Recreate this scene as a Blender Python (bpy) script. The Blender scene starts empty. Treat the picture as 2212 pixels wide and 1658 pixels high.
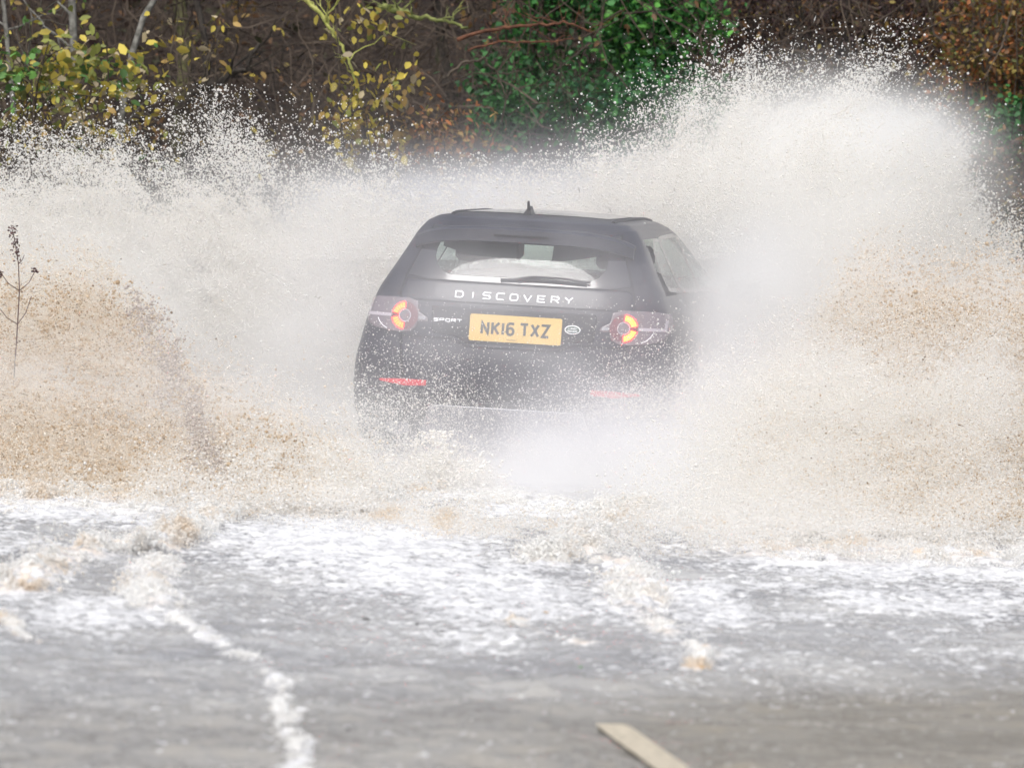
import bpy, math, random
import numpy as np
from mathutils import Vector, Matrix

S = bpy.context.scene
COL = S.collection
R = math.radians
rng = np.random.default_rng(7)
random.seed(7)

# ------------------------------------------------------------------ camera
DIST, CAMH = 38.0, 2.2
FPX = 14360.0                     # focal length in units of a 2212 px wide frame
cam_d = bpy.data.cameras.new('camera')
cam = bpy.data.objects.new('camera', cam_d)
COL.objects.link(cam)
cam_d.sensor_width = 36
cam_d.lens = FPX / 2212 * 36
cam_d.clip_start = 0.5
cam_d.clip_end = 2000
PITCH, ROLL = R(2.52), R(2.7)
cam.matrix_world = (Matrix.Translation((0, -DIST, CAMH)) @ Matrix.Rotation(R(90) - PITCH, 4, 'X')
                    @ Matrix.Rotation(ROLL, 4, 'Z'))
cam_d.dof.use_dof = True
cam_d.dof.focus_distance = 38.3
cam_d.dof.aperture_fstop = 4.4
S.camera = cam
CM = cam.matrix_world.copy()
CI = CM.inverted()

def at(px, py, Y):
    """point at world depth Y seen at (px, py) of the 2212 x 1658 frame"""
    d = CM.to_3x3() @ Vector(((px - 1106) / FPX, -(py - 829) / FPX, -1))
    t = (Y + DIST) / d.y
    return Vector((0, -DIST, CAMH)) + d * t

def ground(px, py, z=0.0):
    d = CM.to_3x3() @ Vector(((px - 1106) / FPX, -(py - 829) / FPX, -1))
    t = (z - CAMH) / d.z
    return Vector((0, -DIST, CAMH)) + d * t

# ------------------------------------------------------------------ light
SUN_EL, SUN_AZ = 52, 200
w = bpy.data.worlds.new('World')
S.world = w
w.use_nodes = True
nt = w.node_tree
bg = nt.nodes['Background']
sky = nt.nodes.new('ShaderNodeTexSky')
sky.sky_type = 'NISHITA'
sky.sun_disc = False
sky.sun_elevation = R(SUN_EL)
sky.sun_rotation = R(SUN_AZ)
sky.air_density = 1.0
sky.dust_density = 4.0
hs = nt.nodes.new('ShaderNodeHueSaturation')
hs.inputs['Saturation'].default_value = 0.50     # overcast
nt.links.new(sky.outputs[0], hs.inputs['Color'])
nt.links.new(hs.outputs[0], bg.inputs['Color'])
bg.inputs['Strength'].default_value = 0.15
sun_d = bpy.data.lights.new('sun', 'SUN')
sun_d.energy = 1.5
sun_d.angle = R(25)
sun_d.color = (1, 0.988, 0.97)
sun = bpy.data.objects.new('sun', sun_d)
COL.objects.link(sun)
a = R(SUN_AZ)
sd = Vector((math.sin(a) * math.cos(R(SUN_EL)), math.cos(a) * math.cos(R(SUN_EL)), math.sin(R(SUN_EL))))
sun.rotation_euler = sd.to_track_quat('Z', 'Y').to_euler()

vs = S.view_settings
vs.view_transform = 'Standard'
vs.look = 'None'
vs.exposure = 0.40
vs.gamma = 1
cy = S.cycles
cy.max_bounces = 12
cy.diffuse_bounces = 5
cy.glossy_bounces = 3
cy.transmission_bounces = 6
cy.transparent_max_bounces = 12
cy.volume_bounces = 10
cy.volume_step_rate = 2.5
cy.volume_max_steps = 256
cy.sample_clamp_indirect = 6
cy.use_adaptive_sampling = True
cy.adaptive_threshold = 0.02

# ------------------------------------------------------------------ helpers
def mat(name, col=(.5, .5, .5), rough=.5, metal=0.0, spec=.5, **kw):
    m = bpy.data.materials.new(name)
    m.use_nodes = True
    b = m.node_tree.nodes['Principled BSDF']
    b.inputs['Base Color'].default_value = (*col, 1)
    b.inputs['Roughness'].default_value = rough
    b.inputs['Metallic'].default_value = metal
    b.inputs['Specular IOR Level'].default_value = spec
    if 'emit' in kw:
        b.inputs['Emission Color'].default_value = (*kw['emit'], 1)
        b.inputs['Emission Strength'].default_value = kw['es']
    if 'coat' in kw:
        b.inputs['Coat Weight'].default_value = kw['coat']
        b.inputs['Coat Roughness'].default_value = .08
    return m

def N(m, t, **inp):
    n = m.node_tree.nodes.new(t)
    for k, v in inp.items():
        n.inputs[k.replace('_', ' ')].default_value = v
    return n

def L(m, a, b):
    m.node_tree.links.new(a, b)

def ramp(m, src, stops, interp='LINEAR'):
    n = m.node_tree.nodes.new('ShaderNodeValToRGB')
    n.color_ramp.interpolation = interp
    e = n.color_ramp.elements
    while len(e) < len(stops):
        e.new(.5)
    for i, (p, c) in enumerate(stops):
        e[i].position = p
        e[i].color = (*c, 1) if len(c) == 3 else c
    L(m, src, n.inputs['Fac'])
    return n

def noisy(name, c1, c2, scale=8, rough=.8, detail=6, bump=0, spec=.3, lo=.35, hi=.65):
    m = mat(name, c1, rough, spec=spec)
    g = N(m, 'ShaderNodeNewGeometry')
    t = N(m, 'ShaderNodeTexNoise', Scale=scale, Detail=detail)
    L(m, g.outputs['Position'], t.inputs['Vector'])
    r = ramp(m, t.outputs['Fac'], [(lo, c1), (hi, c2)])
    b = m.node_tree.nodes['Principled BSDF']
    L(m, r.outputs['Color'], b.inputs['Base Color'])
    if bump:
        bn = N(m, 'ShaderNodeBump', Strength=bump, Distance=.02)
        L(m, t.outputs['Fac'], bn.inputs['Height'])
        L(m, bn.outputs['Normal'], b.inputs['Normal'])
    return m

def mesh_np(name, V, F, m, parent=None, smooth=False):
    """V (n,3); F list of faces or (k,3|4) int array"""
    me = bpy.data.meshes.new(name)
    if isinstance(F, np.ndarray):
        k, s = F.shape
        me.vertices.add(len(V))
        me.vertices.foreach_set('co', np.asarray(V, np.float32).ravel())
        me.loops.add(k * s)
        me.loops.foreach_set('vertex_index', F.astype(np.int32).ravel())
        me.polygons.add(k)
        me.polygons.foreach_set('loop_start', np.arange(0, k * s, s, dtype=np.int32))
        me.update(calc_edges=True)
        me.validate()
    else:
        me.from_pydata([tuple(v) for v in V], [], F)
        me.update()
    if smooth:
        me.polygons.foreach_set('use_smooth', [True] * len(me.polygons))
    me.materials.append(m)
    o = bpy.data.objects.new(name, me)
    COL.objects.link(o)
    if parent:
        o.parent = parent
    return o

def tag(o, label=None, cat=None, group=None, kind=None):
    if label: o['label'] = label
    if cat: o['category'] = cat
    if group: o['group'] = group
    if kind: o['kind'] = kind
    return o

def empty(name, loc, label, cat, group=None, rz=0):
    o = bpy.data.objects.new(name, None)
    COL.objects.link(o)
    o.location = loc
    o.rotation_euler = (0, 0, rz)
    o.empty_display_size = .1
    return tag(o, label, cat, group)

class MB:
    def __init__(s):
        s.V, s.F = [], []
    def add(s, V, F):
        o = len(s.V)
        s.V += [tuple(v) for v in V]
        s.F += [tuple(i + o for i in f) for f in F]
        return s
    def box(s, a, b):
        x0, y0, z0 = a; x1, y1, z1 = b
        return s.add([(x0,y0,z0),(x1,y0,z0),(x1,y1,z0),(x0,y1,z0),(x0,y0,z1),(x1,y0,z1),(x1,y1,z1),(x0,y1,z1)],
                     [(0,3,2,1),(4,5,6,7),(0,1,5,4),(1,2,6,5),(2,3,7,6),(3,0,4,7)])
    def tube(s, pts, rad, n=7):
        pts = [Vector(p) for p in pts]
        if not hasattr(rad, '__len__'):
            rad = [rad] * len(pts)
        V = []
        up = Vector((.3, .2, .93)).normalized()
        for i, p in enumerate(pts):
            d = (pts[min(i + 1, len(pts) - 1)] - pts[max(i - 1, 0)])
            d = d.normalized() if d.length > 1e-9 else Vector((0, 0, 1))
            u = d.cross(up)
            u = u.normalized() if u.length > .05 else d.cross(Vector((1, 0, 0))).normalized()
            v = d.cross(u)
            for k in range(n):
                t = 2 * math.pi * k / n
                V.append(p + (u * math.cos(t) + v * math.sin(t)) * rad[i])
        F = []
        for i in range(len(pts) - 1):
            for k in range(n):
                a0 = i * n + k; b0 = i * n + (k + 1) % n
                F.append((a0, b0, b0 + n, a0 + n))
        F.append(tuple(range(n))[::-1])
        F.append(tuple(range((len(pts) - 1) * n, len(pts) * n)))
        return s.add(V, F)
    def lathe(s, prof, n, c, axis='X'):
        """prof list of (r, h) revolved about an axis through c"""
        V, F = [], []
        for r_, h in prof:
            for k in range(n):
                t = 2 * math.pi * k / n
                if axis == 'X':
                    V.append((c[0] + h, c[1] + r_ * math.cos(t), c[2] + r_ * math.sin(t)))
                else:
                    V.append((c[0] + r_ * math.cos(t), c[1] + h, c[2] + r_ * math.sin(t)))
        for i in range(len(prof) - 1):
            for k in range(n):
                a0 = i * n + k; b0 = i * n + (k + 1) % n
                F.append((a0, b0, b0 + n, a0 + n))
        return s.add(V, F)
    def build(s, name, m, parent=None, smooth=False):
        return mesh_np(name, s.V, s.F, m, parent, smooth)

# value noise
_perm = rng.random(4096 * 4)
def _h(i, j, k):
    n = (i * 73856093) ^ (j * 19349663) ^ (k * 83492791)
    n = (n ^ (n >> 13)) * 1274126177
    return _perm[(n ^ (n >> 16)) & 16383]
def vnoise(x, y, z=0.0):
    x, y, z = np.broadcast_arrays(np.asarray(x, float), np.asarray(y, float), np.asarray(z, float))
    i, j, k = np.floor(x).astype(np.int64), np.floor(y).astype(np.int64), np.floor(z).astype(np.int64)
    fx, fy, fz = x - i, y - j, z - k
    fx, fy, fz = fx * fx * (3 - 2 * fx), fy * fy * (3 - 2 * fy), fz * fz * (3 - 2 * fz)
    r_ = 0
    for a in (0, 1):
        for b in (0, 1):
            for c in (0, 1):
                r_ = r_ + _h(i + a, j + b, k + c) * (fx if a else 1 - fx) * (fy if b else 1 - fy) * (fz if c else 1 - fz)
    return r_
def fbm(x, y, z=0.0, o=4, g=.5):
    s, a, t, f = 0, 1, 0, 1
    for q in range(o):
        s = s + a * vnoise(x * f + 17.3 * q, y * f - 9.1 * q, z * f + 5.7 * q)
        t += a
        a *= g
        f *= 2.03
    return s / t

def sstep(a, b, x):
    t = np.clip((x - a) / (b - a), 0, 1)
    return t * t * (3 - 2 * t)

# ------------------------------------------------------------------ setting
def terrain_z(x, y):
    """ground height: flat flooded road, verges rising at the sides, wooded bank behind the bend"""
    x = np.asarray(x, float); y = np.asarray(y, float)
    z = np.full(np.broadcast(x, y).shape, -0.15)
    z = z + .75 * sstep(4.0, 7.5, np.abs(x + 0.3 - .02 * y)) + .12 * np.clip(np.abs(x) - 7.5, 0, 40)
    left = np.exp(-((x + 3.9) / .9) ** 2 - ((y + 1.6) / 2.2) ** 2) * .25
    z = z + left
    back = np.clip(y - 9.5 - .18 * x, 0, 60)
    z = z + .30 * back * sstep(0, 3, back) + .10 * np.clip(back - 20, 0, 60)
    z = z + .10 * (fbm(x * .8, y * .8, 3.1) - .5) * sstep(-.14, .3, z)
    z = z + .115 * sstep(-8, -15, y) * sstep(5.2, 4.2, np.abs(x))
    return z

def build_ground():
    xs = np.concatenate([np.linspace(-400, -30, 20), np.linspace(-28, 28, 140), np.linspace(30, 400, 20)])
    ys = np.concatenate([np.linspace(-400, -45, 18), np.linspace(-43, 40, 200), np.linspace(43, 400, 20)])
    X, Y = np.meshgrid(xs, ys)
    Z = terrain_z(X, Y)
    V = np.stack([X, Y, Z], -1).reshape(-1, 3)
    ny, nx = X.shape
    i = np.arange(nx - 1)[None, :] + nx * np.arange(ny - 1)[:, None]
    F = np.stack([i, i + 1, i + nx + 1, i + nx], -1).reshape(-1, 4)
    m = noisy('leaf_litter', (.012, .008, .007), (.042, .028, .018), 14, .9, 8, .6)
    return tag(mesh_np('ground', V, F, m, smooth=True), kind='structure')
build_ground()

def build_road():
    c = [Vector((1.9 + .00 * t, t, 0)) for t in np.linspace(-60, 9.0, 60)]
    V, F = [], []
    for i, p in enumerate(c):
        cx = .2 - .01 * p.y
        h_ = -.143 + .115 * float(sstep(-8, -15, p.y)); V += [(cx - 3.6, p.y, h_), (cx + 3.6, p.y, h_)]
        if i: F.append((2 * i - 2, 2 * i - 1, 2 * i + 1, 2 * i))
    m = noisy('asphalt', (.085, .085, .095), (.15, .148, .15), 60, .7, 6, .4)
    tag(mesh_np('road', V, F, m), kind='structure')
    # worn centre line dash lying under the shallow near water
    a0, a1 = ground(1318, 1562, .005), ground(1560, 1735, .005)
    d = (a1 - a0).normalized(); n = Vector((d.y, -d.x, 0)) * .062
    V, F = [], []
    for i in range(26):
        p = a0.lerp(a1, i / 25)
        e = 1 if i else .8
        jl, jr = random.uniform(-.004, .004), random.uniform(-.004, .004)
        V += [p - n * e + n * jl * 4, p + n * e + n * jr * 4]
        if i: F.append((2 * i - 2, 2 * i - 1, 2 * i + 1, 2 * i))
    m = noisy('worn_paint', (.34, .30, .23), (.60, .53, .41), 26, .6, 6, 0)
    tag(mesh_np('road_marking', V, F, m), kind='structure')
build_road()

# ridges of foam: (pixel polyline on the water, height, width, foam strength, tan amount)
RIDGES = [
    ([(660,1700),(632,1610),(604,1520),(600,1480),(560,1440),(480,1400),(400,1355),(340,1318)], .016, .040, .62, .05),
    ([(340,1318),(315,1285),(325,1250),(350,1225)], .035, .09, .75, .35),
    ([(20,1285),(80,1250),(150,1213),(250,1188),(330,1178),(400,1163),(440,1130),(520,1105),(600,1085)], .065, .10, .9, .7),
    ([(250,1200),(330,1195),(385,1170)], .09, .09, .9, .9),
    ([(1165,1222),(1200,1212),(1240,1205),(1290,1160),(1335,1128),(1365,1112)], .075, .12, .9, .55),
    ([(1240,1208),(1300,1215),(1345,1232),(1370,1275),(1382,1320)], .045, .10, .85, .45),
    ([(1382,1320),(1420,1355),(1455,1378)], .02, .06, .5, .5),
    ([(1500,1400),(1515,1425),(1505,1455)], .03, .04, .6, .8),
    ([(1095,1342),(1140,1358),(1190,1378),(1270,1402)], .02, .035, .45, .6),
    ([(760,1110),(850,1085),(900,1060),(950,1045),(1000,1062)], .06, .17, .95, .5),
    ([(560,1110),(700,1100),(800,1092)], .018, .15, .9, .3),
    ([(500,1100),(620,1102),(760,1098),(820,1100)], .055, .14, .9, .35),
    ([(1000,1075),(1080,1082),(1180,1098),(1320,1115)], .03, .25, .8, .1),
    ([(1380,1120),(1500,1135),(1700,1150),(1900,1165),(2100,1176),(2260,1184)], .07, .30, .95, .35),
    ([(1650,1195),(1850,1200),(2050,1210),(2230,1215)], .045, .30, .85, .5),
    ([(-40,1075),(100,1083),(250,1085),(420,1078),(560,1072)], .06, .22, .9, .7),
    ([(-60,1105),(150,1103),(300,1108)], .03, .18, .8, .2),
    ([(0,1340),(60,1388),(90,1410)], .02, .03, .5, .7),
    ([(1980,1213),(2040,1216)], .06, .07, .9, .9),
]
# foam sheets: (px, py, rx, ry, strength)
SHEETS = [(680,1100,230,16,.95),(1180,1112,180,14,.8),(770,1165,330,62,1.0),(620,1200,300,70,.55),(850,1240,380,70,.55),(150,1112,300,14,.8),(1150,1105,200,22,.7),
          (1950,1215,420,45,.80),(2050,1300,300,60,.55),(1850,1270,300,60,.35),(1250,1135,220,35,.5),(420,1290,200,60,.30),
          (900,1330,420,90,.32),(1280,1250,150,70,.25),(1250,1370,250,80,.15),(80,1320,200,70,.12),(600,1560,60,120,.18),(480,1480,250,90,.12),
          (1600,1180,350,30,.5),(2150,1420,250,90,.28),(1900,1400,400,90,.12),(1150,1480,500,90,.05)]

def build_water():
    nx, ny = 760, 1500
    u = np.linspace(-1, 1, nx)
    v = np.linspace(0, 1, ny)
    ys = -19.5 + 27.5 * v ** 1.12
    half = 2.35 + .082 * (ys + 19.5)
    X = u[None, :] * half[:, None] * 1.0
    Y = np.repeat(ys[:, None], nx, 1)
    # project on the frame for the foam map laid out on the water
    zc = (Y + DIST)
    R3 = CI.to_3x3()
    dx, dy, dz = X, Y + DIST, -CAMH
    cx = R3[0][0] * dx + R3[0][1] * dy + R3[0][2] * dz
    cyy = R3[1][0] * dx + R3[1][1] * dy + R3[1][2] * dz
    cz = -(R3[2][0] * dx + R3[2][1] * dy + R3[2][2] * dz)
    PX = 1106 + FPX * cx / cz
    PY = 829 - FPX * cyy / cz
    foam = np.zeros_like(X)
    for (a, b, c, d, s) in SHEETS:
        foam = np.maximum(foam, s * np.exp(-((PX - a) / c) ** 2 - ((PY - b) / d) ** 2))
    foam = foam * (.45 + 1.0 * fbm(X * 1.6, Y * .8, 51, 4, .6))
    foam = np.maximum(foam, (.06 + .25 * sstep(1560, 1290, PY)) * (.15 + 1.6 * sstep(.34, .66, fbm(X * 1.1, Y * .45, 41, 4, .6))))
    tanm = np.zeros_like(X)
    Hr = np.zeros_like(X)
    wx = (fbm(X * 6, Y * 6, 1.7) - .5) * .16
    wy = (fbm(X * 5, Y * 5, 9.7) - .5) * .5
    brk = sstep(.30, .70, fbm(X * 4.5, Y * 3.5, 66, 3))
    for pts, h, wd, s, tn in RIDGES:
        P = [ground(*p) for p in pts]
        D = np.full_like(X, 9e9)
        for p, q in zip(P[:-1], P[1:]):
            ax, ay = p.x, p.y
            bx, by = q.x - p.x, q.y - p.y
            L2 = bx * bx + by * by
            t = np.clip(((X + wx - ax) * bx + (Y + wy - ay) * by) / L2, 0, 1)
            D = np.minimum(D, np.hypot(X + wx - ax - t * bx, (Y + wy - ay - t * by) * .55))
        e = np.exp(-(D / wd) ** 2)
        Hr = np.maximum(Hr, .95 * h * e)
        foam = np.maximum(foam, .80 * s * np.exp(-(D / (wd * 1.6)) ** 2) * (.62 + .6 * brk))
        tanm = np.maximum(tanm, tn * np.exp(-(D / (wd * .9)) ** 2))
    lum = fbm(X * 14, Y * 9, 4.4, 5, .6)
    lum2 = fbm(X * 34, Y * 22, 8.4, 3, .6)
    chop = (fbm(X * 5, Y * 2.6, 2.2, 5, .6) - .5) * .034 + (fbm(X * 2.2, Y * 5.6, 8.2, 4, .55) - .5) * (.070 + .05 * sstep(1380, 1520, PY)) + (lum2 - .5) * .010
    rip = np.exp(-((PX - 2050) / 700) ** 2 - ((PY - 1600) / 110) ** 2)
    chop = chop * (1 - .75 * rip) + rip * (.020 * np.sin(Y * 10 + X * 1.2 + 6 * fbm(X * 1.0, Y * .9, 7)) + .02 * (fbm(X * 1.2, Y * 7, 12, 3) - .5))
    bil = 1 - 2 * np.abs(fbm(X * 9, Y * 5.5, 14.4, 3, .5) - .5) * 2.2
    bil = np.clip(bil, 0, 1)
    Z = chop + Hr * (.10 + .75 * sstep(.3, .7, fbm(X * 3.2, Y * 2, 5.5, 2)) * (.45 + .55 * bil) + .35 * (lum2 - .45)) + foam * (lum2 - .45) * .016 + foam * foam * .012 * (bil - .5)
    edge = np.minimum(sstep(0, .08, 1 - np.abs(u))[None, :], sstep(0, .05, v)[:, None] * sstep(0, .05, 1 - v)[:, None])
    foam = foam * (1 - .8 * rip)
    Z = Z * edge + .012
    # the crown of the road almost breaks the surface where the worn line shows
    a0, a1 = ground(1318, 1562, .005), ground(1560, 1735, .005)
    bx, by = a1.x - a0.x, a1.y - a0.y
    t = np.clip(((X - a0.x) * bx + (Y - a0.y) * by) / (bx * bx + by * by), .03, 1)
    D = np.hypot(X - a0.x - t * bx, (Y - a0.y - t * by))
    k = 1 - sstep(.06, .30, D)
    Z = Z * (1 - k) + k * (-.006 + .18 * (Z - .012))
    V = np.stack([X, Y, Z], -1).reshape(-1, 3)
    i = np.arange(nx - 1)[None, :] + nx * np.arange(ny - 1)[:, None]
    F = np.stack([i, i + 1, i + nx + 1, i + nx], -1).reshape(-1, 4)

    m = bpy.data.materials.new('flood_water')
    m.use_nodes = True
    b = m.node_tree.nodes['Principled BSDF']
    out = m.node_tree.nodes['Material Output']
    g = N(m, 'ShaderNodeNewGeometry')
    af = N(m, 'ShaderNodeAttribute'); af.attribute_name = 'foam'
    at_ = N(m, 'ShaderNodeAttribute'); at_.attribute_name = 'silt'
    mp = N(m, 'ShaderNodeMapping'); mp.inputs['Scale'].default_value = (.85, .75, 1)
    L(m, g.outputs['Position'], mp.inputs['Vector'])
    n1 = N(m, 'ShaderNodeTexNoise', Scale=22.0, Detail=7.0, Roughness=.62)
    n2 = N(m, 'ShaderNodeTexVoronoi', Scale=34.0)
    L(m, mp.outputs[0], n1.inputs['Vector']); L(m, mp.outputs[0], n2.inputs['Vector'])
    # foam mask = noise lifted by the foam field
    mul = N(m, 'ShaderNodeMath'); mul.operation = 'MULTIPLY_ADD'
    L(m, af.outputs['Fac'], mul.inputs[0]); mul.inputs[1].default_value = .50
    L(m, n1.outputs['Fac'], mul.inputs[2])
    mk = ramp(m, mul.outputs[0], [(.625, (0, 0, 0)), (.76, (1, 1, 1))])
    n3 = N(m, 'ShaderNodeTexNoise', Scale=1.3, Detail=4.0)
    L(m, mp.outputs[0], n3.inputs['Vector'])
    wc = ramp(m, n3.outputs['Fac'], [(.36, (.29, .288, .29)), (.64, (.42, .415, .405))])
    ar = N(m, 'ShaderNodeAttribute'); ar.attribute_name = 'muddy'
    wm = N(m, 'ShaderNodeMix'); wm.data_type = 'RGBA'
    L(m, ar.outputs['Fac'], wm.inputs['Factor']); L(m, wc.outputs['Color'], wm.inputs[6]); wm.inputs[7].default_value = (.22, .20, .165, 1)  # base painted darker and browner here to set off the rippled reflections
    fc = N(m, 'ShaderNodeMix'); fc.data_type = 'RGBA'
    L(m, at_.outputs['Fac'], fc.inputs['Factor'])
    n4 = N(m, 'ShaderNodeTexNoise', Scale=26.0, Detail=6.0, Roughness=.75)
    mp2 = N(m, 'ShaderNodeMapping'); mp2.inputs['Scale'].default_value = (.5, 1.0, 1)
    L(m, g.outputs['Position'], mp2.inputs['Vector']); L(m, mp2.outputs[0], n4.inputs['Vector'])
    fw = ramp(m, n4.outputs['Fac'], [(.36, (.38, .38, .39)), (.62, (.80, .80, .80))])
    L(m, fw.outputs['Color'], fc.inputs[6])
    fc.inputs[7].default_value = (.62, .50, .38, 1)
    mx = N(m, 'ShaderNodeMix'); mx.data_type = 'RGBA'
    L(m, mk.outputs['Color'], mx.inputs['Factor'])
    L(m, wm.outputs[2], mx.inputs[6]); L(m, fc.outputs[2], mx.inputs[7])
    L(m, mx.outputs[2], b.inputs['Base Color'])
    rr = N(m, 'ShaderNodeMapRange'); L(m, mk.outputs['Color'], rr.inputs['Value'])
    rr.inputs['To Min'].default_value = .07; rr.inputs['To Max'].default_value = .75
    L(m, rr.outputs[0], b.inputs['Roughness'])
    b.inputs['IOR'].default_value = 1.33
    bn = N(m, 'ShaderNodeBump', Strength=.8, Distance=.016)
    L(m, n1.outputs['Fac'], bn.inputs['Height'])
    L(m, bn.outputs['Normal'], b.inputs['Normal'])
    # the water is only a film where it thins out towards the near edge of the flood: the paint shows through
    al = N(m, 'ShaderNodeAttribute'); al.attribute_name = 'cloudy'
    L(m, al.outputs['Fac'], b.inputs['Alpha'])
    o = mesh_np('water', V, F, m, smooth=True)
    me = o.data
    cloudy = np.ones_like(X)
    for nm, arr in (('foam', foam), ('silt', tanm * sstep(.35, .6, fbm(X * 11, Y * 8, 21))), ('cloudy', cloudy), ('muddy', np.clip(rip + .55 * sstep(1400, 1600, PY), 0, 1))):
        at2 = me.attributes.new(nm, 'FLOAT', 'POINT')
        at2.data.foreach_set('value', arr.astype(np.float32).ravel())
    tag(o, kind='structure')
    # calm flood around it: one sheet with a hole where the churned part lies
    hx0, hx1 = -half[0], half[0]
    b0, b1 = ys[0], ys[-1]
    h0, h1 = half[0], half[-1]
    V = [(-60, -70, .012), (60, -70, .012), (60, 30, .012), (-60, 30, .012),
         (-h0, b0, .012), (h0, b0, .012), (h1, b1, .012), (-h1, b1, .012)]
    # pull the seam along the curved side
    mid = [(half[k] * s, ys[k], .012) for s in (-1, 1) for k in range(0, ny, 50)]
    nL = len(range(0, ny, 50))
    V2 = V[:4] + mid[:nL] + [(-h1, b1, .012)] + mid[nL:] + [(h1, b1, .012)]
    li = list(range(4, 4 + nL + 1)); ri = list(range(4 + nL + 1, 4 + 2 * nL + 2))
    F2 = [tuple([0] + li[:] + [3])[::1], tuple([1, 2] + ri[::-1]), (0, 1, ri[0], li[0]), (2, 3, li[-1], ri[-1])]
    m2 = noisy('calm_flood_water', (.20, .19, .18), (.30, .28, .26), 2, .18, 6, .5, .5)
    tag(mesh_np('flood_water', V2, F2, m2), kind='structure')
build_water()
# ------------------------------------------------------------------ the car
GZ = -0.15
CAR = empty('family_car', (-0.028, 0.0, GZ + .010), 'dark blue-black family SUV driving away through the flood with its tail lights lit', 'car')
CAR.rotation_euler = (0, R(0.5), R(-8.5))

Mpaint = mat('dark_paint', (.009, .009, .018), .38, spec=.4, coat=.2)
Mtrim = noisy('black_trim', (.012, .012, .013), (.022, .022, .024), 40, .55)
Mseam = mat('seam_shadow_gap', (.002, .002, .002), .9)
Msilver = mat('silver_trim', (.28, .28, .30), .35, .6)
Mchrome = mat('bright_chrome', (.92, .92, .94), .5, .1)
Mtyre = noisy('wet_tyre', (.012, .012, .012), (.03, .03, .03), 30, .5)
Mint = mat('interior_fabric', (.035, .033, .033), .9)
Mred = mat('red_lens', (.16, .006, .010), .18, coat=.5)
Mdkred = mat('dark_red_lens', (.13, .03, .04), .22, coat=.5)
Mclear = mat('smoky_lens', (.15, .12, .135), .15, coat=.6)
Mlit = mat('lit_brake_lamp', (.8, .12, .03), .4, emit=(1, .006, .003), es=24)
Mlit2 = mat('lit_brake_lamp_core', (.8, .3, .03), .4, emit=(1, .015, .002), es=17)
Mlit3 = mat('bright_brake_lamp_core', (.8, .3, .03), .4, emit=(1, .038, .003), es=20)
Mring = mat('lamp_ring_grey', (.42, .38, .42), .4)
Mrefl = mat('red_reflector', (.62, .012, .03), .25, emit=(1, .03, .05), es=.0)
Mplate = noisy('yellow_plate', (.70, .46, .12), (.75, .50, .15), 5, .45)
Mblack = mat('plate_black', (.015, .015, .015), .5)
Mglass = bpy.data.materials.new('car_glass'); Mglass.use_nodes = True
_b = Mglass.node_tree.nodes['Principled BSDF']; _o = Mglass.node_tree.nodes['Material Output']
_t = N(Mglass, 'ShaderNodeBsdfTransparent'); _t.inputs['Color'].default_value = (.84, .95, .93, 1)
_g = N(Mglass, 'ShaderNodeBsdfGlossy'); _g.inputs['Roughness'].default_value = .03
_f = N(Mglass, 'ShaderNodeFresnel'); _f.inputs['IOR'].default_value = 1.5
_m = N(Mglass, 'ShaderNodeMixShader')
L(Mglass, _f.outputs[0], _m.inputs[0]); L(Mglass, _t.outputs[0], _m.inputs[1]); L(Mglass, _g.outputs[0], _m.inputs[2])
L(Mglass, _m.outputs[0], _o.inputs['Surface'])

Lz = [.24, .30, .36, .50, .62, .77, .90, 1.00, 1.10, 1.18, 1.24, 1.34, 1.45, 1.54, 1.60, 1.635, 1.66, 1.675, 1.68]
Lw = [.86, .89, .91, .935, .945, .94, .915, .895, .865, .835, .80, .75, .70, .66, .615, .56, .44, .22, .02]
Lr = [.12, .05, .02, .00, .00, .02, .06, .075, .10, .135, .165, .215, .28, .33, .38, .43, .60, 1.0, 1.5]
Lf = [4.35, 4.42, 4.50, 4.56, 4.57, 4.56, 4.52, 4.42, 4.05, 3.70, 3.50, 3.28, 3.03, 2.82, 2.66, 2.55, 2.35, 2.0, 1.55]
_z = np.linspace(.24, 1.68, 721)
def _sm(v, k=29):
    t = np.interp(_z, Lz, v)
    for _q in range(2):
        t2 = np.convolve(np.pad(t, k // 2, mode='reflect', reflect_type='odd'), np.ones(k) / k, 'valid')
        b = np.clip((1.60 - _z) / .05, 0, 1)
        t = t * (1 - b) + t2 * b
    return t
_w, _r, _f = _sm(Lw), _sm(Lr), _sm(Lf)
def cw(z): return np.interp(z, _z, _w)
def cr(z): return np.interp(z, _z, _r)
def cf(z): return np.interp(z, _z, _f)
NE, CC = 3.4, .34
def yrear(x, z, off=0.0):
    w_ = cw(z)
    t = np.clip(np.abs(x) / w_, 0, .9995)
    return cr(z) + CC * (1 - (1 - t ** NE) ** (1 / NE)) - off
def xside(y, z, off=0.0):
    w_, r_, f_ = cw(z), cr(z), cf(z)
    t = np.clip((y - r_) / CC, 0, 1)
    a1 = (1 - (1 - t) ** NE) ** (1 / NE)
    t2 = np.clip((f_ - y) / .75, 0, 1)
    a2 = (1 - (1 - t2) ** 2.6) ** (1 / 2.6)
    # side glass area narrows slightly towards the nose
    return w_ * np.minimum(a1, a2) + off

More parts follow.
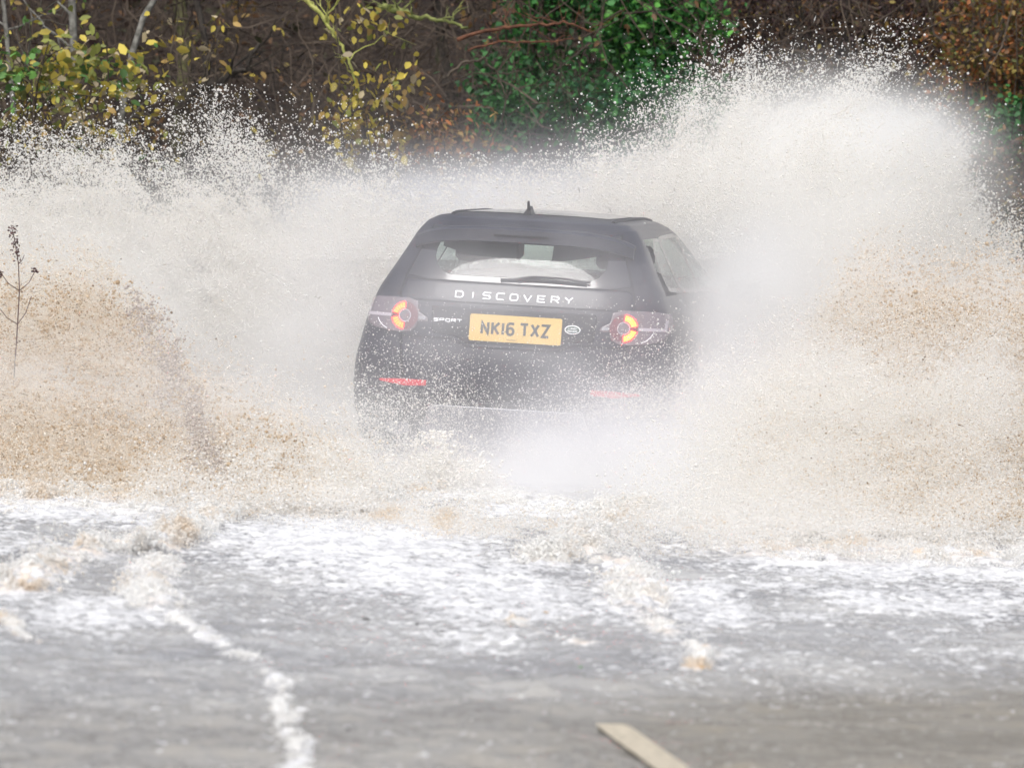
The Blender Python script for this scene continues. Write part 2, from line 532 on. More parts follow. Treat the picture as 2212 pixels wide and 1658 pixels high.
AX = (.98, 3.72)          # axles
def shell():
    zs = np.unique(np.concatenate([np.linspace(.24, 1.60, 56), np.linspace(1.60, 1.68, 14)]))
    n = 96
    V = []
    for z in zs:
        w_, r_, f_ = float(cw(z)), float(cr(z)), float(cf(z))
        for k in range(2 * n):
            t = k / (2 * n) * 2 * math.pi
            # right side from rear to nose, then left
            s = math.sin(t); c = -math.cos(t)          # c=-1 rear, +1 nose
            q = (f_ - r_)
            if c < 0:
                cc = min(CC, q / 2); e = NE
            else:
                cc = min(.75, q / 2); e = 2.6
            mid0, mid1 = r_ + min(CC, q / 2), f_ - min(.75, q / 2)
            x = w_ * math.copysign(abs(s) ** (2 / e), s) if abs(s) > 1e-9 else 0
            yy = -abs(c) ** (2 / e) * cc + mid0 if c < 0 else abs(c) ** (2 / e) * cc + mid1
            V.append((x, yy, z))
    F = []
    m2 = 2 * n
    for i in range(len(zs) - 1):
        for k in range(m2):
            a0 = i * m2 + k; b0 = i * m2 + (k + 1) % m2
            c = (Vector(V[a0]) + Vector(V[b0 + m2])) / 2
            # openings: rear window, side windows, windscreen, wheel arches
            if 1.25 < c.z < 1.58 and c.y < .75 and abs(c.x) < np.interp(c.z, [1.25, 1.58], [.60, .52]):
                continue
            if 1.20 < c.z < 1.56 and abs(c.x) > .4 and .62 < c.y < cf(c.z) - .35:
                continue
            if 1.16 < c.z < 1.60 and c.y > 2 and c.y > cf(c.z) - .38:
                continue
            if abs(c.x) > .55 and any((c.y - a_) ** 2 + (c.z - .36) ** 2 < .40 ** 2 for a_ in AX):
                continue
            F.append((a0, b0, b0 + m2, a0 + m2))
    F.append(tuple(range((len(zs) - 1) * m2, len(zs) * m2)))
    # floor
    F.append(tuple(range(m2))[::-1])
    return mesh_np('body', V, F, Mpaint, CAR, True)
shell()

def ring(name, outer, inner, f, m, parent, thick=None):
    """panel between two closed outlines with equal point counts; f maps (u,v) to 3D"""
    n = len(outer)
    V = [f(*p) for p in outer] + [f(*p) for p in inner]
    steps = 5
    V = []
    for s in range(steps + 1):
        for k in range(n):
            t = s / steps
            V.append(f(outer[k][0] * (1 - t) + inner[k][0] * t, outer[k][1] * (1 - t) + inner[k][1] * t))
    F = []
    for s in range(steps):
        for k in range(n):
            a0 = s * n + k; b0 = s * n + (k + 1) % n
            F.append((a0, b0, b0 + n, a0 + n))
    return mesh_np(name, V, F, m, parent, True)
def rrect(x0, x1, z0, z1, r, n=8, cut=None):
    P = []
    for (cx, cz, a0) in ((x1 - r, z1 - r, 0), (x0 + r, z1 - r, 90), (x0 + r, z0 + r, 180), (x1 - r, z0 + r, 270)):
        for k in range(n + 1):
            t = R(a0 + 90 * k / n)
            P.append((cx + r * math.cos(t), cz + r * math.sin(t)))
    return P
def resample(P, n):
    P = [Vector((*p, 0)) for p in P]; P.append(P[0])
    d = [0]
    for a, b in zip(P[:-1], P[1:]): d.append(d[-1] + (b - a).length)
    out = []
    for k in range(n):
        t = d[-1] * k / n
        i = max(j for j in range(len(d)) if d[j] <= t)
        i = min(i, len(P) - 2)
        u = (t - d[i]) / max(d[i + 1] - d[i], 1e-9)
        q = P[i].lerp(P[i + 1], u)
        out.append((q.x, q.y))
    return out
def by_angle(P, c, n=72):
    """resample a star-shaped outline by angle about c"""
    P = resample(P, 720)
    A = np.array(P) - np.array(c)
    an = np.arctan2(A[:, 1], A[:, 0])
    out = []
    for k in range(n):
        t = -math.pi + 2 * math.pi * (k + .5) / n
        i = int(np.argmin(np.abs(np.angle(np.exp(1j * (an - t))))))
        out.append(P[i])
    return out
def fan(name, P, f, m, parent, steps=7, smooth=True):
    """filled surface patch of a star-shaped outline"""
    c = np.mean(np.array(P), 0)
    n = len(P)
    V, F = [], []
    for s in range(steps):
        t = 1 - s / steps
        for p in P:
            V.append(f(c[0] + (p[0] - c[0]) * t, c[1] + (p[1] - c[1]) * t))
    V.append(f(*c))
    for s in range(steps - 1):
        for k in range(n):
            a0 = s * n + k; b0 = s * n + (k + 1) % n
            F.append((a0, b0, b0 + n, a0 + n))
    l = (steps - 1) * n
    for k in range(n):
        F.append((l + k, l + (k + 1) % n, steps * n))
    return mesh_np(name, V, F, m, parent, smooth)
def slab(name, P, off, thick, m, parent, surf=None):
    """raised pad: outline P on the rear surface with its rim"""
    n = len(P)
    c = np.mean(np.array(P), 0)
    V, F = [], []
    def f(x, z, o): return (x, float(yrear(x, z)) - o, z)
    levels = [(1, off), (1, off + thick * .7), (.985, off + thick)] + [(t_, off + thick) for t_ in np.linspace(.985, 0, 22)[1:-1]]
    for t, o in levels:
        for p in P: V.append(f(c[0] + (p[0] - c[0]) * t, c[1] + (p[1] - c[1]) * t, o))
    V.append(f(c[0], c[1], off + thick))
    for s in range(len(levels) - 1):
        for k in range(n):
            a0 = s * n + k; b0 = s * n + (k + 1) % n
            F.append((a0, b0, b0 + n, a0 + n))
    l = (len(levels) - 1) * n
    for k in range(n): F.append((l + k, l + (k + 1) % n, len(levels) * n))
    return mesh_np(name, V, F, m, parent, True)

# --- tailgate with its window
gout = [(-.655, 1.235), (.655, 1.235), (.60, 1.40), (.545, 1.575), (-.545, 1.575), (-.60, 1.40)]
gin = [(-.40, 1.268), (.40, 1.268), (.462, 1.30), (.50, 1.36), (.498, 1.43), (.475, 1.50), (.44, 1.54), (-.44, 1.54), (-.475, 1.50), (-.498, 1.43), (-.50, 1.36), (-.462, 1.30)]
Mgloss = mat('black_glass_frame', (.014, .014, .02), .12, coat=.5)
gate = slab('tailgate', resample([(-.655, 1.228), (-.675, 1.16), (-.655, .93), (-.60, .60), (.60, .60), (.655, .93), (.675, 1.16), (.655, 1.228)], 120), .004, .006, Mpaint, CAR)
oo, ii = by_angle(gout, (0, 1.40)), by_angle(gin, (0, 1.40))
ring('window_surround', oo, ii, lambda x, z: (x, float(yrear(x, z)) - .010, z), Mgloss, gate)
fan('rear_window', by_angle(gin, (0, 1.40)), lambda x, z: (x, float(yrear(x, z)) - .006, z), Mglass, gate)

for a, b in ((-.47, -.035), (.175, .47)):
    V, F = [], []
    for i, x in enumerate(np.linspace(a, b, 14)):
        for j in range(6):
            zb = 1.375 + .07 * (abs(x) / .47) ** 2
            V.append((x, float(yrear(x, zb + (1.535 - zb) * j / 5)) + .012, zb + (1.535 - zb) * j / 5))
            if i and j: k = i * 6 + j; F.append((k, k - 1, k - 7, k - 6))
    mesh_np('shade_band', V, F, Mint, gate)
def strip(name, pts, wd, off, m, parent, f=None):
    """thin line lying on the rear surface"""
    V, F = [], []
    f = f or (lambda x, z: (x, float(yrear(x, z)) - off, z))
    Q = []
    for a, b in zip(pts[:-1], pts[1:]):
        for k in range(10): Q.append((a[0] + (b[0] - a[0]) * k / 10, a[1] + (b[1] - a[1]) * k / 10))
    Q.append(pts[-1])
    for i, p in enumerate(Q):
        a, b = Q[max(i - 1, 0)], Q[min(i + 1, len(Q) - 1)]
        d = math.hypot(b[0] - a[0], b[1] - a[1])
        nx, nz = -(b[1] - a[1]) / d * wd / 2, (b[0] - a[0]) / d * wd / 2
        V += [f(p[0] - nx, p[1] - nz), f(p[0] + nx, p[1] + nz)]
        if i: F.append((2 * i - 2, 2 * i, 2 * i + 1, 2 * i - 1))
    return mesh_np(name, V, F, m, parent)
strip('seam', [(-.66, 1.232), (.66, 1.232)], .008, .012, Mseam, gate)
strip('seam', [(-.665, 1.232), (-.685, 1.15), (-.662, .93), (-.61, .60)], .008, .008, Mseam, gate)
strip('seam', [(.665, 1.232), (.685, 1.15), (.662, .93), (.61, .60)], .008, .008, Mseam, gate)
strip('seam', [(-.548, 1.58), (-.61, 1.39), (-.665, 1.235)], .008, .012, Mseam, gate)
strip('seam', [(.548, 1.58), (.61, 1.39), (.665, 1.235)], .008, .012, Mseam, gate)
strip('crease_shade', [(-.64, .905), (-.36, .905), (-.26, .865), (.26, .865), (.36, .905), (.64, .905)], .010, .012, Mseam, gate)  # shade of the body folds, laid on as flat dark lines
strip('crease_shade', [(-.64, 1.115), (.64, 1.115)], .006, .012, Mseam, gate)
# recess panel round the plate
slab('plate_recess', resample([(-.48, 1.085), (.48, 1.085), (.47, .93), (.33, .92), (.27, .882), (-.27, .882), (-.33, .92), (-.47, .93)], 80), .008, .004, Mtrim, gate)

# spoiler
def spoiler():
    V, F = [], []
    xs = np.linspace(-1, 1, 41)
    for s in xs:
        x = s * .635
        e = abs(s) ** 6
        zt = 1.588 - .022 * s * s - .055 * e
        zb = 1.487 - .008 * s * s - .055 * abs(s) ** 5
        yb = .195 + .11 * abs(s) ** 3 + .03 * e
        V += [(x, yb, zb + .010), (x, yb + .01, zt - .016), (x, yb + .05, zt), (x, yb + .40, zt + .028 * (1 - s * s)), (x, yb + .13, zb), (x, yb + .02, zb)]
    n = 6
    for i in range(len(xs) - 1):
        for k in range(n):
            a0 = i * n + k; b0 = i * n + (k + 1) % n
            F.append((a0, b0, b0 + n, a0 + n))
    F.append(tuple(range(n))); F.append(tuple(range((len(xs) - 1) * n, len(xs) * n))[::-1])
    return mesh_np('spoiler', V, F, Mpaint, CAR, False)
sp = spoiler()
MB().box((-.16, .188, 1.530), (.16, .1935, 1.542)).build('high_brake_light', Mseam, sp)

# bumper: cladding band, reflectors, skid panel
slab('bumper_cladding', resample([(-.90, .55), (.90, .55), (.885, .30), (.84, .27), (-.84, .27), (-.885, .30)], 160), .004, .010, Mtrim, CAR)
strip('bumper_seam', [(-.92, .575), (.92, .575)], .010, .006, Mseam, CAR)
slab('skid_plate', resample([(-.44, .525), (.44, .525), (.50, .36), (.47, .30), (-.47, .30), (-.50, .36)], 100), .014, .020, Msilver, CAR)
for s in (-1, 1):
    P = [(s * .475, .660), (s * .475, .628), (s * .60, .620), (s * .76, .640), (s * .76, .652), (s * .60, .660)]
    if s > 0: P = P[::-1]
    slab('reflector', resample(P, 40), .003, .008, Mrefl, CAR)
    slab('exhaust_tip', resample(rrect(min(s * .56, s * .70), max(s * .56, s * .70), .34, .41, .03), 40), .014, .02, Msilver, CAR)

# tail lamps, wrapped round the rear corner
def rearp(x, z, o): return (x, float(yrear(x, z)) - o, z)
def arc_pts(cx, cz, r0, r1, a0, a1, n=14, rows=4):
    V, F = [], []
    return [(cx + r_ * math.cos(R(a)), cz + r_ * math.sin(R(a))) for r_ in np.linspace(r0, r1, rows) for a in np.linspace(a0, a1, n)]
def arc(name, s, cx, cz, r0, r1, a0, a1, o, m, parent, n=16, rows=4):
    pts = arc_pts(cx, cz, r0, r1, a0, a1, n, rows)
    V = [rearp(s * p[0], p[1], o) for p in pts]
    F = []
    for i in range(rows - 1):
        for k in range(n - 1):
            q = (i * n + k, i * n + k + 1, (i + 1) * n + k + 1, (i + 1) * n + k)
            F.append(q if s > 0 else q[::-1])
    return mesh_np(name, V, F, m, parent)
def lamp(s):
    P = [(.50, 1.015), (.555, 1.045), (.565, 1.105), (.62, 1.122), (.72, 1.122), (.82, 1.118), (.872, 1.108), (.884, 1.06), (.882, 1.00), (.86, .965), (.82, .945), (.75, .930), (.66, .922), (.60, .930), (.565, .955), (.555, .995), (.50, .992)]
    P = [(s * a, b) for a, b in P]
    if s < 0: P = P[::-1]
    t = slab('tail_light', resample(P, 140), .004, .014, Mclear, CAR)
    cx, cz = .635, 1.020
    o = .0205
    arc('lens', s, cx, cz, .034, .078, 92, 268, o, Mdkred, t, 24)
    arc('lamp_centre', s, cx, cz, .001, .031, 0, 360, o, Mclear, t, 24)
    arc('lamp_ring', s, cx, cz, .031, .037, 0, 360, o + .004, Mring, t, 36, 2)
    arc('lens', s, cx, cz, .038, .078, -9, 9, o + .001, Mred, t, 6)
    for a0, a1 in ((12, 86), (-86, -12)):
        arc('brake_light', s, cx, cz, .038, .078, a0, a1, o + .002, Mlit, t, 20, 6)
        # row of brighter cells
        k = 5
        for q in range(k):
            b0 = a0 + (a1 - a0) * (q + .08) / k; b1 = a0 + (a1 - a0) * (q + .92) / k; mm_ = Mlit2 if s < 0 else Mlit3
            arc('brake_cell', s, cx, cz, .045, .072, b0, b1, o + .0035, mm_, t, 5, 2)
    # silvery cross bar and the bracket at its outer end
    def bar(x0, x1, z0, z1, m=Mring, nm='light_bar'):
        xs = np.linspace(x0, x1, 12)
        V = [rearp(s * x, z, o + .001) for x in xs for z in (z0, z1)]
        F = [(2 * i, 2 * i + 1, 2 * i + 3, 2 * i + 2) if s < 0 else (2 * i, 2 * i + 2, 2 * i + 3, 2 * i + 1) for i in range(11)]
        return mesh_np(nm, V, F, m, t)
    bar(.718, .868, 1.010, 1.028); bar(.855, .868, 1.03, 1.075); bar(.512, .553, 1.004, 1.022, Msilver)
    arc('light_guide', s, .70, 1.045, .108, .113, -70, -25, o, Mchrome, t, 10, 2)
for s in (-1, 1): lamp(s)

# lettering -------------------------------------------------------
def arcl(cx, cy_, rx, ry, a0, a1, n=10): return [(cx + rx * math.cos(R(a0 + (a1 - a0) * k / n)), cy_ + ry * math.sin(R(a0 + (a1 - a0) * k / n))) for k in range(n + 1)]
G = {  # strokes on a unit box, x 0..1, y 0..1
 'N': [[(0, 0), (0, 1), (1, 0), (1, 1)]], 'K': [[(0, 0), (0, 1)], [(.95, 1), (.05, .42)], [(.35, .62), (1, 0)]],
 '1': [[(.5, 0), (.5, 1)]], '6': [[(.88, .98), (.6, 1)] + arcl(.5, .72, .5, .28, 90, 180)[1:] + [(0, .3)] + arcl(.5, .3, .5, .3, 180, 540, 20)],
 'T': [[(0, 1), (1, 1)], [(.5, 1), (.5, 0)]], 'X': [[(0, 0), (1, 1)], [(0, 1), (1, 0)]], 'Z': [[(0, 1), (1, 1), (0, 0), (1, 0)]],
 'D': [[(0, 0), (0, 1), (.62, 1)] + arcl(.62, .62, .38, .38, 90, 0, 5) + arcl(.62, .38, .38, .38, 0, -90, 5) + [(0, 0)]],
 'I': [[(.5, 0), (.5, 1)]], 'S': [[(1, 1), (.22, 1)] + arcl(.22, .77, .22, .23, 90, 270, 6) + [(.78, .5)] + arcl(.78, .25, .22, .25, 90, -90, 6) + [(0, 0)]],
 'C': [[(1, 1), (.25, 1)] + arcl(.25, .7, .25, .3, 90, 180, 4) + arcl(.25, .3, .25, .3, 180, 270, 4) + [(1, 0)]],
 'O': [[(.5, 1), (.25, 1)] + arcl(.25, .7, .25, .3, 90, 180, 4) + arcl(.25, .3, .25, .3, 180, 270, 4) + arcl(.75, .3, .25, .3, 270, 360, 4) + arcl(.75, .7, .25, .3, 0, 90, 4) + [(.5, 1)]],
 'V': [[(0, 1), (.5, 0), (1, 1)]], 'E': [[(1, 1), (0, 1), (0, 0), (1, 0)], [(0, .5), (.9, .5)]],
 'R': [[(0, 0), (0, 1), (.75, 1)] + arcl(.75, .75, .25, .25, 90, -90, 6) + [(0, .5)], [(.55, .5), (1, 0)]],
 'P': [[(0, 0), (0, 1), (.75, 1)] + arcl(.75, .72, .25, .28, 90, -90, 6) + [(0, .44)]],
 'Y': [[(0, 1), (.5, .48), (1, 1)], [(.5, .48), (.5, 0)]],
 'L': [[(0, 1), (0, 0), (1, 0)]], 'A': [[(0, 0), (.5, 1), (1, 0)], [(.2, .35), (.8, .35)]], '-': [[(0, .5), (1, .5)]],
}
def glyph(mb, ch, x, z, w_, h, th, f, depth=.002):
    for st in G[ch]:
        P = [(x + a * w_, z + b * h) for a, b in st]
        Q = []
        for a, b in zip(P[:-1], P[1:]):
            k = max(1, int(math.hypot(b[0] - a[0], b[1] - a[1]) / .03))
            Q += [(a[0] + (b[0] - a[0]) * i / k, a[1] + (b[1] - a[1]) * i / k) for i in range(k)]
        Q.append(P[-1])
        closed = math.hypot(P[0][0] - P[-1][0], P[0][1] - P[-1][1]) < 1e-6
        n = len(Q)
        V = []
        for i, p in enumerate(Q):
            def dirv(a, b):
                d = math.hypot(b[0] - a[0], b[1] - a[1]) or 1
                return ((b[0] - a[0]) / d, (b[1] - a[1]) / d)
            d1 = dirv(Q[i - 1], p) if i else (dirv(Q[-2], Q[-1]) if closed else dirv(p, Q[1]))
            d2 = dirv(p, Q[i + 1]) if i < n - 1 else (dirv(Q[0], Q[1]) if closed else d1)
            nx, nz = -(d1[1] + d2[1]), d1[0] + d2[0]
            l = math.hypot(nx, nz) or 1
            nx, nz = nx / l, nz / l
            c = max(.45, -d1[1] * nx + d1[0] * nz)
            e = th / 2 / c
            px, pz = p
            if not closed and i == 0: px -= d1[0] * th / 2 * (ch not in 'DE'); pz -= d1[1] * th / 2 * 0
            for sg in (-1, 1):
                a = f(px + nx * e * sg, pz + nz * e * sg)
                V += [(a[0], a[1] - depth, a[2]), (a[0], a[1] + .001, a[2])]
        F = []
        for i in range(n - 1):
            b = 4 * i
            F += [(b, b + 4, b + 6, b + 2), (b, b + 1, b + 5, b + 4), (b + 2, b + 6, b + 7, b + 3)]
        mb.add(V, F)
def text(name, chars, th, f, m, parent, depth=.002):
    for ch, x, z, w_, h in chars:
        mb = MB()
        glyph(mb, ch, x, z, w_, h, th, f, depth)
        mb.build(name, m, parent)

fr = lambda x, z: rearp(x, z, .0135)
word = 'DISCOVERY'
cs = []
x0, x1 = -.350, .338
wid = {'I': .0}
pitch = (x1 - x0 - .052) / 8
for i, ch in enumerate(word):
    xx = x0 + pitch * i
    cs.append((ch, xx, 1.142, .043, .034))
text('model_letter', cs, .0072, fr, Mchrome, CAR)
cs = [(ch, -.462 + .0345 * i, 1.000, .025, .015) for i, ch in enumerate('SPORT')]
text('trim_letter', cs, .0046, lambda x, z: rearp(x, z, .0145), Mchrome, CAR)
# number plate on a slightly tilted flat board
PY0 = float(yrear(0, .98)) - .030
def fp(x, z): return (x + .018, PY0 + (z - .98) * .12, z)
pm = MB()
P = rrect(-.2665, .2665, .902, 1.054, .012, 5)
V = [fp(x, z) for x, z in P] + [(x + .018, fp(x, z)[1] + .016, z) for x, z in P]
n = len(P)
F = [tuple(range(n))[::-1], tuple(range(n, 2 * n))] + [(k, (k + 1) % n, n + (k + 1) % n, n + k) for k in range(n)]
F = [f_[::-1] for f_ in F]
pl = MB().add(V, F).build('number_plate', Mplate, CAR)
xs = -.201
cs = []
for ch in 'NK16 TXZ':
    if ch == ' ': xs += .022; continue
    w_ = .014 if ch == '1' else .050
    th = .014
    cs.append((ch, xs + (th / 2 if ch != '1' else 0), .9385 + th / 2, w_ - th if ch != '1' else .014, .079 - th))
    xs += w_ + .011
text('plate_letter', cs, .014, lambda x, z: (x + .018, fp(x, z)[1] - .0005, z), Mblack, pl, .0015)
pfl = MB().box((-.03, PY0 - .0115, .9155), (.03, PY0 - .010, .9175)); pfl.build('plate_small_print', Mblack, pl)
# oval emblem
ex, ez = .345, .995
def oval(rx, rz, n=40): return [(ex + rx * math.cos(2 * math.pi * k / n), ez + rz * math.sin(2 * math.pi * k / n)) for k in range(n)]
em = slab('emblem', oval(.046, .026), .010, .006, Mchrome, CAR)
Mgreen = mat('emblem_green', (.015, .06, .035), .3)
slab('emblem_face', oval(.040, .0205), .0162, .001, Mgreen, em)
cs = [(ch, ex - .022 + .0105 * i, ez + .003, .0075, .008) for i, ch in enumerate('LAND')] + [('-', ex - .003 + .023, ez + .004, .006, .006)]
cs += [(ch, ex - .027 + .0112 * i, ez - .012, .0080, .008) for i, ch in enumerate('ROVER')]
text('emblem_letter', cs, .0022, lambda x, z: rearp(x, z, .0178), Mchrome, em, .001)

# wiper on the rear window
V = [rearp(x, z, .028) for x, z in ((.0, 1.262), (.08, 1.283), (.24, 1.284), (.42, 1.268))]
wp = MB().tube(V, [.012, .010, .008, .006], 6).build('rear_wiper', Mtrim, CAR)
MB().tube([rearp(x, z, .022) for x, z in ((-.10, 1.255), (.1, 1.266), (.40, 1.258))], .009, 6).build('wiper_blade', Mtrim, wp)
# roof fittings
fin = [(0, 0), (.16, 0), (.10, .035), (.045, .055), (.01, .058)]
V = [(-.04 + s * .006 + s * .020 * (1 - z / .06), .72 - .1 + .12 * 0 + (.18 - y), 1.664 + z) for s in (-1, 1) for y, z in fin]
F = [(0, 1, 2, 3, 4), (9, 8, 7, 6, 5)] + [(k, (k + 1) % 5 + 0, (k + 1) % 5 + 5, k + 5) for k in range(5)]
an = MB().add(V, [f_[::-1] for f_ in F]).build('roof_aerial', Mblack, CAR)
MB().tube([(-.04, .70, 1.69), (-.04, .68, 1.73), (-.04, .67, 1.755)], [.011, .009, .007], 6).build('aerial_mast', Mblack, an)
MB().lathe([(.001, -.004), (.05, 0), (.05, .010), (.03, .02), (.001, .022)], 18, (0, 0, 0), 'Y')
def roofz(x, y):  # roof skin from the shell levels
    best = 1.60
    for z in np.linspace(1.56, 1.68, 61):
        if cr(z) <= y <= cf(z) and abs(x) <= xside(y, z): best = z
    return best
for s in (-1, 1):
    pts = [(s * .47, y_, roofz(s * .47, y_) + .004) for y_ in np.linspace(.62, 2.3, 14)]
    MB().tube(pts, .013, 6).build('roof_rail', Mtrim, CAR)
V, F = [], []
gx, gy = np.linspace(-.42, .42, 9), np.linspace(.78, 2.35, 14)
for y in gy:
    for x in gx: V.append((x, y, roofz(x, y) + .006))
for j in range(len(gy) - 1):
    for i in range(8):
        k = j * 9 + i
        F.append((k, k + 1, k + 10, k + 9))
mesh_np('roof_glass', V, F, Mgloss, CAR, True)

# side glass, wing mirrors, door seams
def sidef(s, off): return lambda y, z: (s * (float(xside(y, z)) + off), y, z)
WIN = [[(.72, 1.25), (1.18, 1.235), (1.20, 1.53), (1.00, 1.53), (.80, 1.46), (.72, 1.36)],
       [(1.26, 1.235), (2.04, 1.225), (2.06, 1.545), (1.28, 1.535)],
       [(2.12, 1.225), (3.18, 1.20), (2.86, 1.40), (2.62, 1.52), (2.14, 1.545)]]
for s in (-1, 1):
    for P in WIN:
        c = np.mean(np.array(P), 0)
        out = [(c[0] + (p[0] - c[0]) * 1.13, c[1] + (p[1] - c[1]) * 1.16) for p in P]
        fr_ = ring('window_frame', by_angle(out, c, 48), by_angle(P, c, 48), sidef(s, .004), Mgloss, CAR)
        fan('side_window', by_angle(P, c, 48), sidef(s, .002), Mglass, fr_)
    for yy in (1.22, 2.09):
        strip('door_seam', [(yy, .40), (yy, 1.22)], .008, 0, Mseam, CAR, sidef(s, .004))
    strip('door_seam', [(1.22, .40), (3.2, .38)], .008, 0, Mseam, CAR, sidef(s, .004))
    mb = MB()
    prof = [(0, .02), (.03, .075), (.10, .085), (.16, .06), (.18, .02)]
    V = []
    for d, r_ in prof:
        for k in range(14):
            t = 2 * math.pi * k / 14
            V.append((s * (.93 + .09 + .115 * math.copysign(abs(math.cos(t)) ** .7, math.cos(t)) * (r_ / .085)), 2.62 + d, 1.20 + .078 * math.copysign(abs(math.sin(t)) ** .7, math.sin(t)) * (r_ / .085)))
    F = [(i * 14 + k, i * 14 + (k + 1) % 14, (i + 1) * 14 + (k + 1) % 14, (i + 1) * 14 + k) for i in range(4) for k in range(14)]
    F += [tuple(range(14))[::-1], tuple(range(56, 70))]
    wm = mb.add(V, F).box((min(s * .80, s * .96), 2.66, 1.15), (max(s * .80, s * .96), 2.74, 1.18)).build('wing_mirror', Mpaint, CAR, True)
    MB().box((s * 1.02 - .09, 2.611, 1.145), (s * 1.02 + .09, 2.618, 1.255)).build('mirror_glass', Mgloss, wm)
# windscreen
def fs(x, z): return (x, float(cf(z)) - .75 * (1 - (1 - min(abs(x) / float(cw(z)), .999) ** 2.6) ** (1 / 2.6)) + .004, z)
P = [(-.66, 1.19), (.66, 1.19), (.52, 1.58), (-.52, 1.58)]
fan('windscreen', by_angle(P, (0, 1.38), 48), fs, Mglass, CAR)
# cabin: head lining, parcel edge, seats
MB().box((-.50, .55, 1.585), (.50, 2.5, 1.60)).build('head_lining', Mint, CAR)
MB().box((-.70, 2.95, 1.05), (.70, 3.30, 1.255)).build('dashboard', Mint, CAR)
MB().box((-.74, .35, 1.18), (.74, .75, 1.20)).build('parcel_shelf', Mint, CAR)
def seat(x, y, w_, hr):
    mb = MB()
    n = 10
    V = []
    prof = [(.70, .40), (.95, .44), (1.15, .43), (1.27, .36), (1.30, .22)]
    for z, k in prof:
        for dx, dy in ((-1, 0), (-.8, -.07), (.8, -.07), (1, 0), (.8, .05), (-.8, .05)):
            V.append((x + dx * w_ * k, y + dy - (z - .7) * .22, z))
    F = [(i * 6 + k, i * 6 + (k + 1) % 6, (i + 1) * 6 + (k + 1) % 6, (i + 1) * 6 + k) for i in range(4) for k in range(6)]
    F.append(tuple(range(24, 30)))
    st = mb.add(V, F).build('seat', Mint, CAR, False)
    for h in hr:
        hb = MB()
        V = []
        for z, k in ((1.33, .8), (1.36, 1), (1.43, 1), (1.47, .75)):
            for dx, dy in ((-1, 0), (-.8, -.04), (.8, -.04), (1, 0), (.8, .04), (-.8, .04)):
                V.append((h + dx * .12 * k, y - .13 + dy, z))
        F = [(i * 6 + q, i * 6 + (q + 1) % 6, (i + 1) * 6 + (q + 1) % 6, (i + 1) * 6 + q) for i in range(3) for q in range(6)]
        F += [tuple(range(18, 24)), tuple(range(6))[::-1]]
        hb.add(V, F).tube([(h - .04, y - .13, 1.28), (h - .04, y - .13, 1.35)], .006, 5).tube([(h + .04, y - .13, 1.28), (h + .04, y - .13, 1.35)], .006, 5)
        hb.build('headrest', Mint, st)
seat(0, 1.35, 1.45, (-.42, .42))
seat(-.40, 2.35, .62, (-.40,)); seat(.40, 2.35, .62, (.40,))
# wheels
for ax in AX:
    for s in (-1, 1):
        c = (s * .81, ax, .36)
        t = MB().lathe([(.24, -.115), (.33, -.118), (.355, -.10), (.362, -.05), (.362, .05), (.355, .10), (.33, .118), (.24, .115), (.235, 0), (.24, -.115)], 40, c)
        wheel = t.build('wheel', Mtyre, CAR, True)
        rm = MB().lathe([(.24, s * .10), (.225, s * .085), (.222, -s * .08), (.06, s * .055), (.05, s * .09), (.001, s * .092)], 30, c)
        for k in range(5):
            q = 2 * math.pi * k / 5
            V = []
            for r0, hw in ((.05, .030), (.232, .020)):
                for sg in (-1, 1):
                    for dd in (.07, .095):
                        V.append((c[0] + s * dd, c[1] + r0 * math.cos(q) - sg * hw * math.sin(q), c[2] + r0 * math.sin(q) + sg * hw * math.cos(q)))
            rm.add(V, [(0, 2, 6, 4), (1, 5, 7, 3), (0, 4, 5, 1), (2, 3, 7, 6), (4, 6, 7, 5)])
        rm.build('rim', Msilver, wheel)
        # arch lip and liner
        V, F = [], []
        for k in range(25):
            q = R(-28 + 236 * k / 24)
            for r_, o in ((.385, .012), (.445, .014), (.455, .002), (.385, -.22)):
                y, z = ax + r_ * math.cos(q), .36 + r_ * math.sin(q)
                V.append((s * (float(xside(min(max(y, .02), 4.5), max(z, .25))) + o), y, z))
        for k in range(24):
            for j in range(3):
                V_ = (4 * k + j, 4 * k + j + 1, 4 * k + j + 5, 4 * k + j + 4)
                F.append(V_)
            F.append((4 * k, 4 * k + 4, 4 * k + 7, 4 * k + 3))
        mesh_np('wheel_arch', V, F, Mtrim, CAR, True)
MB().box((-.80, .25, .22), (.80, 4.3, .30)).build('underbody', Mtrim, CAR)
# nose of the car, hidden from here: headlights and grille
for s in (-1, 1):
    MB().box((s * .66 - .14, 4.36, .86), (s * .66 + .14, 4.50, .98)).build('headlight', Mchrome, CAR)
MB().box((-.42, 4.44, .80), (.42, 4.54, .96)).build('grille', Mtrim, CAR)

# the cabin is a little lower than its levels were laid out
for o_ in list(COL.objects):
    r_ = o_
    while r_.parent: r_ = r_.parent
    if r_ is CAR and o_.type == 'MESH':
        for v_ in o_.data.vertices:
            if v_.co.z > 1.25: v_.co.z = 1.25 + (v_.co.z - 1.25) * .90
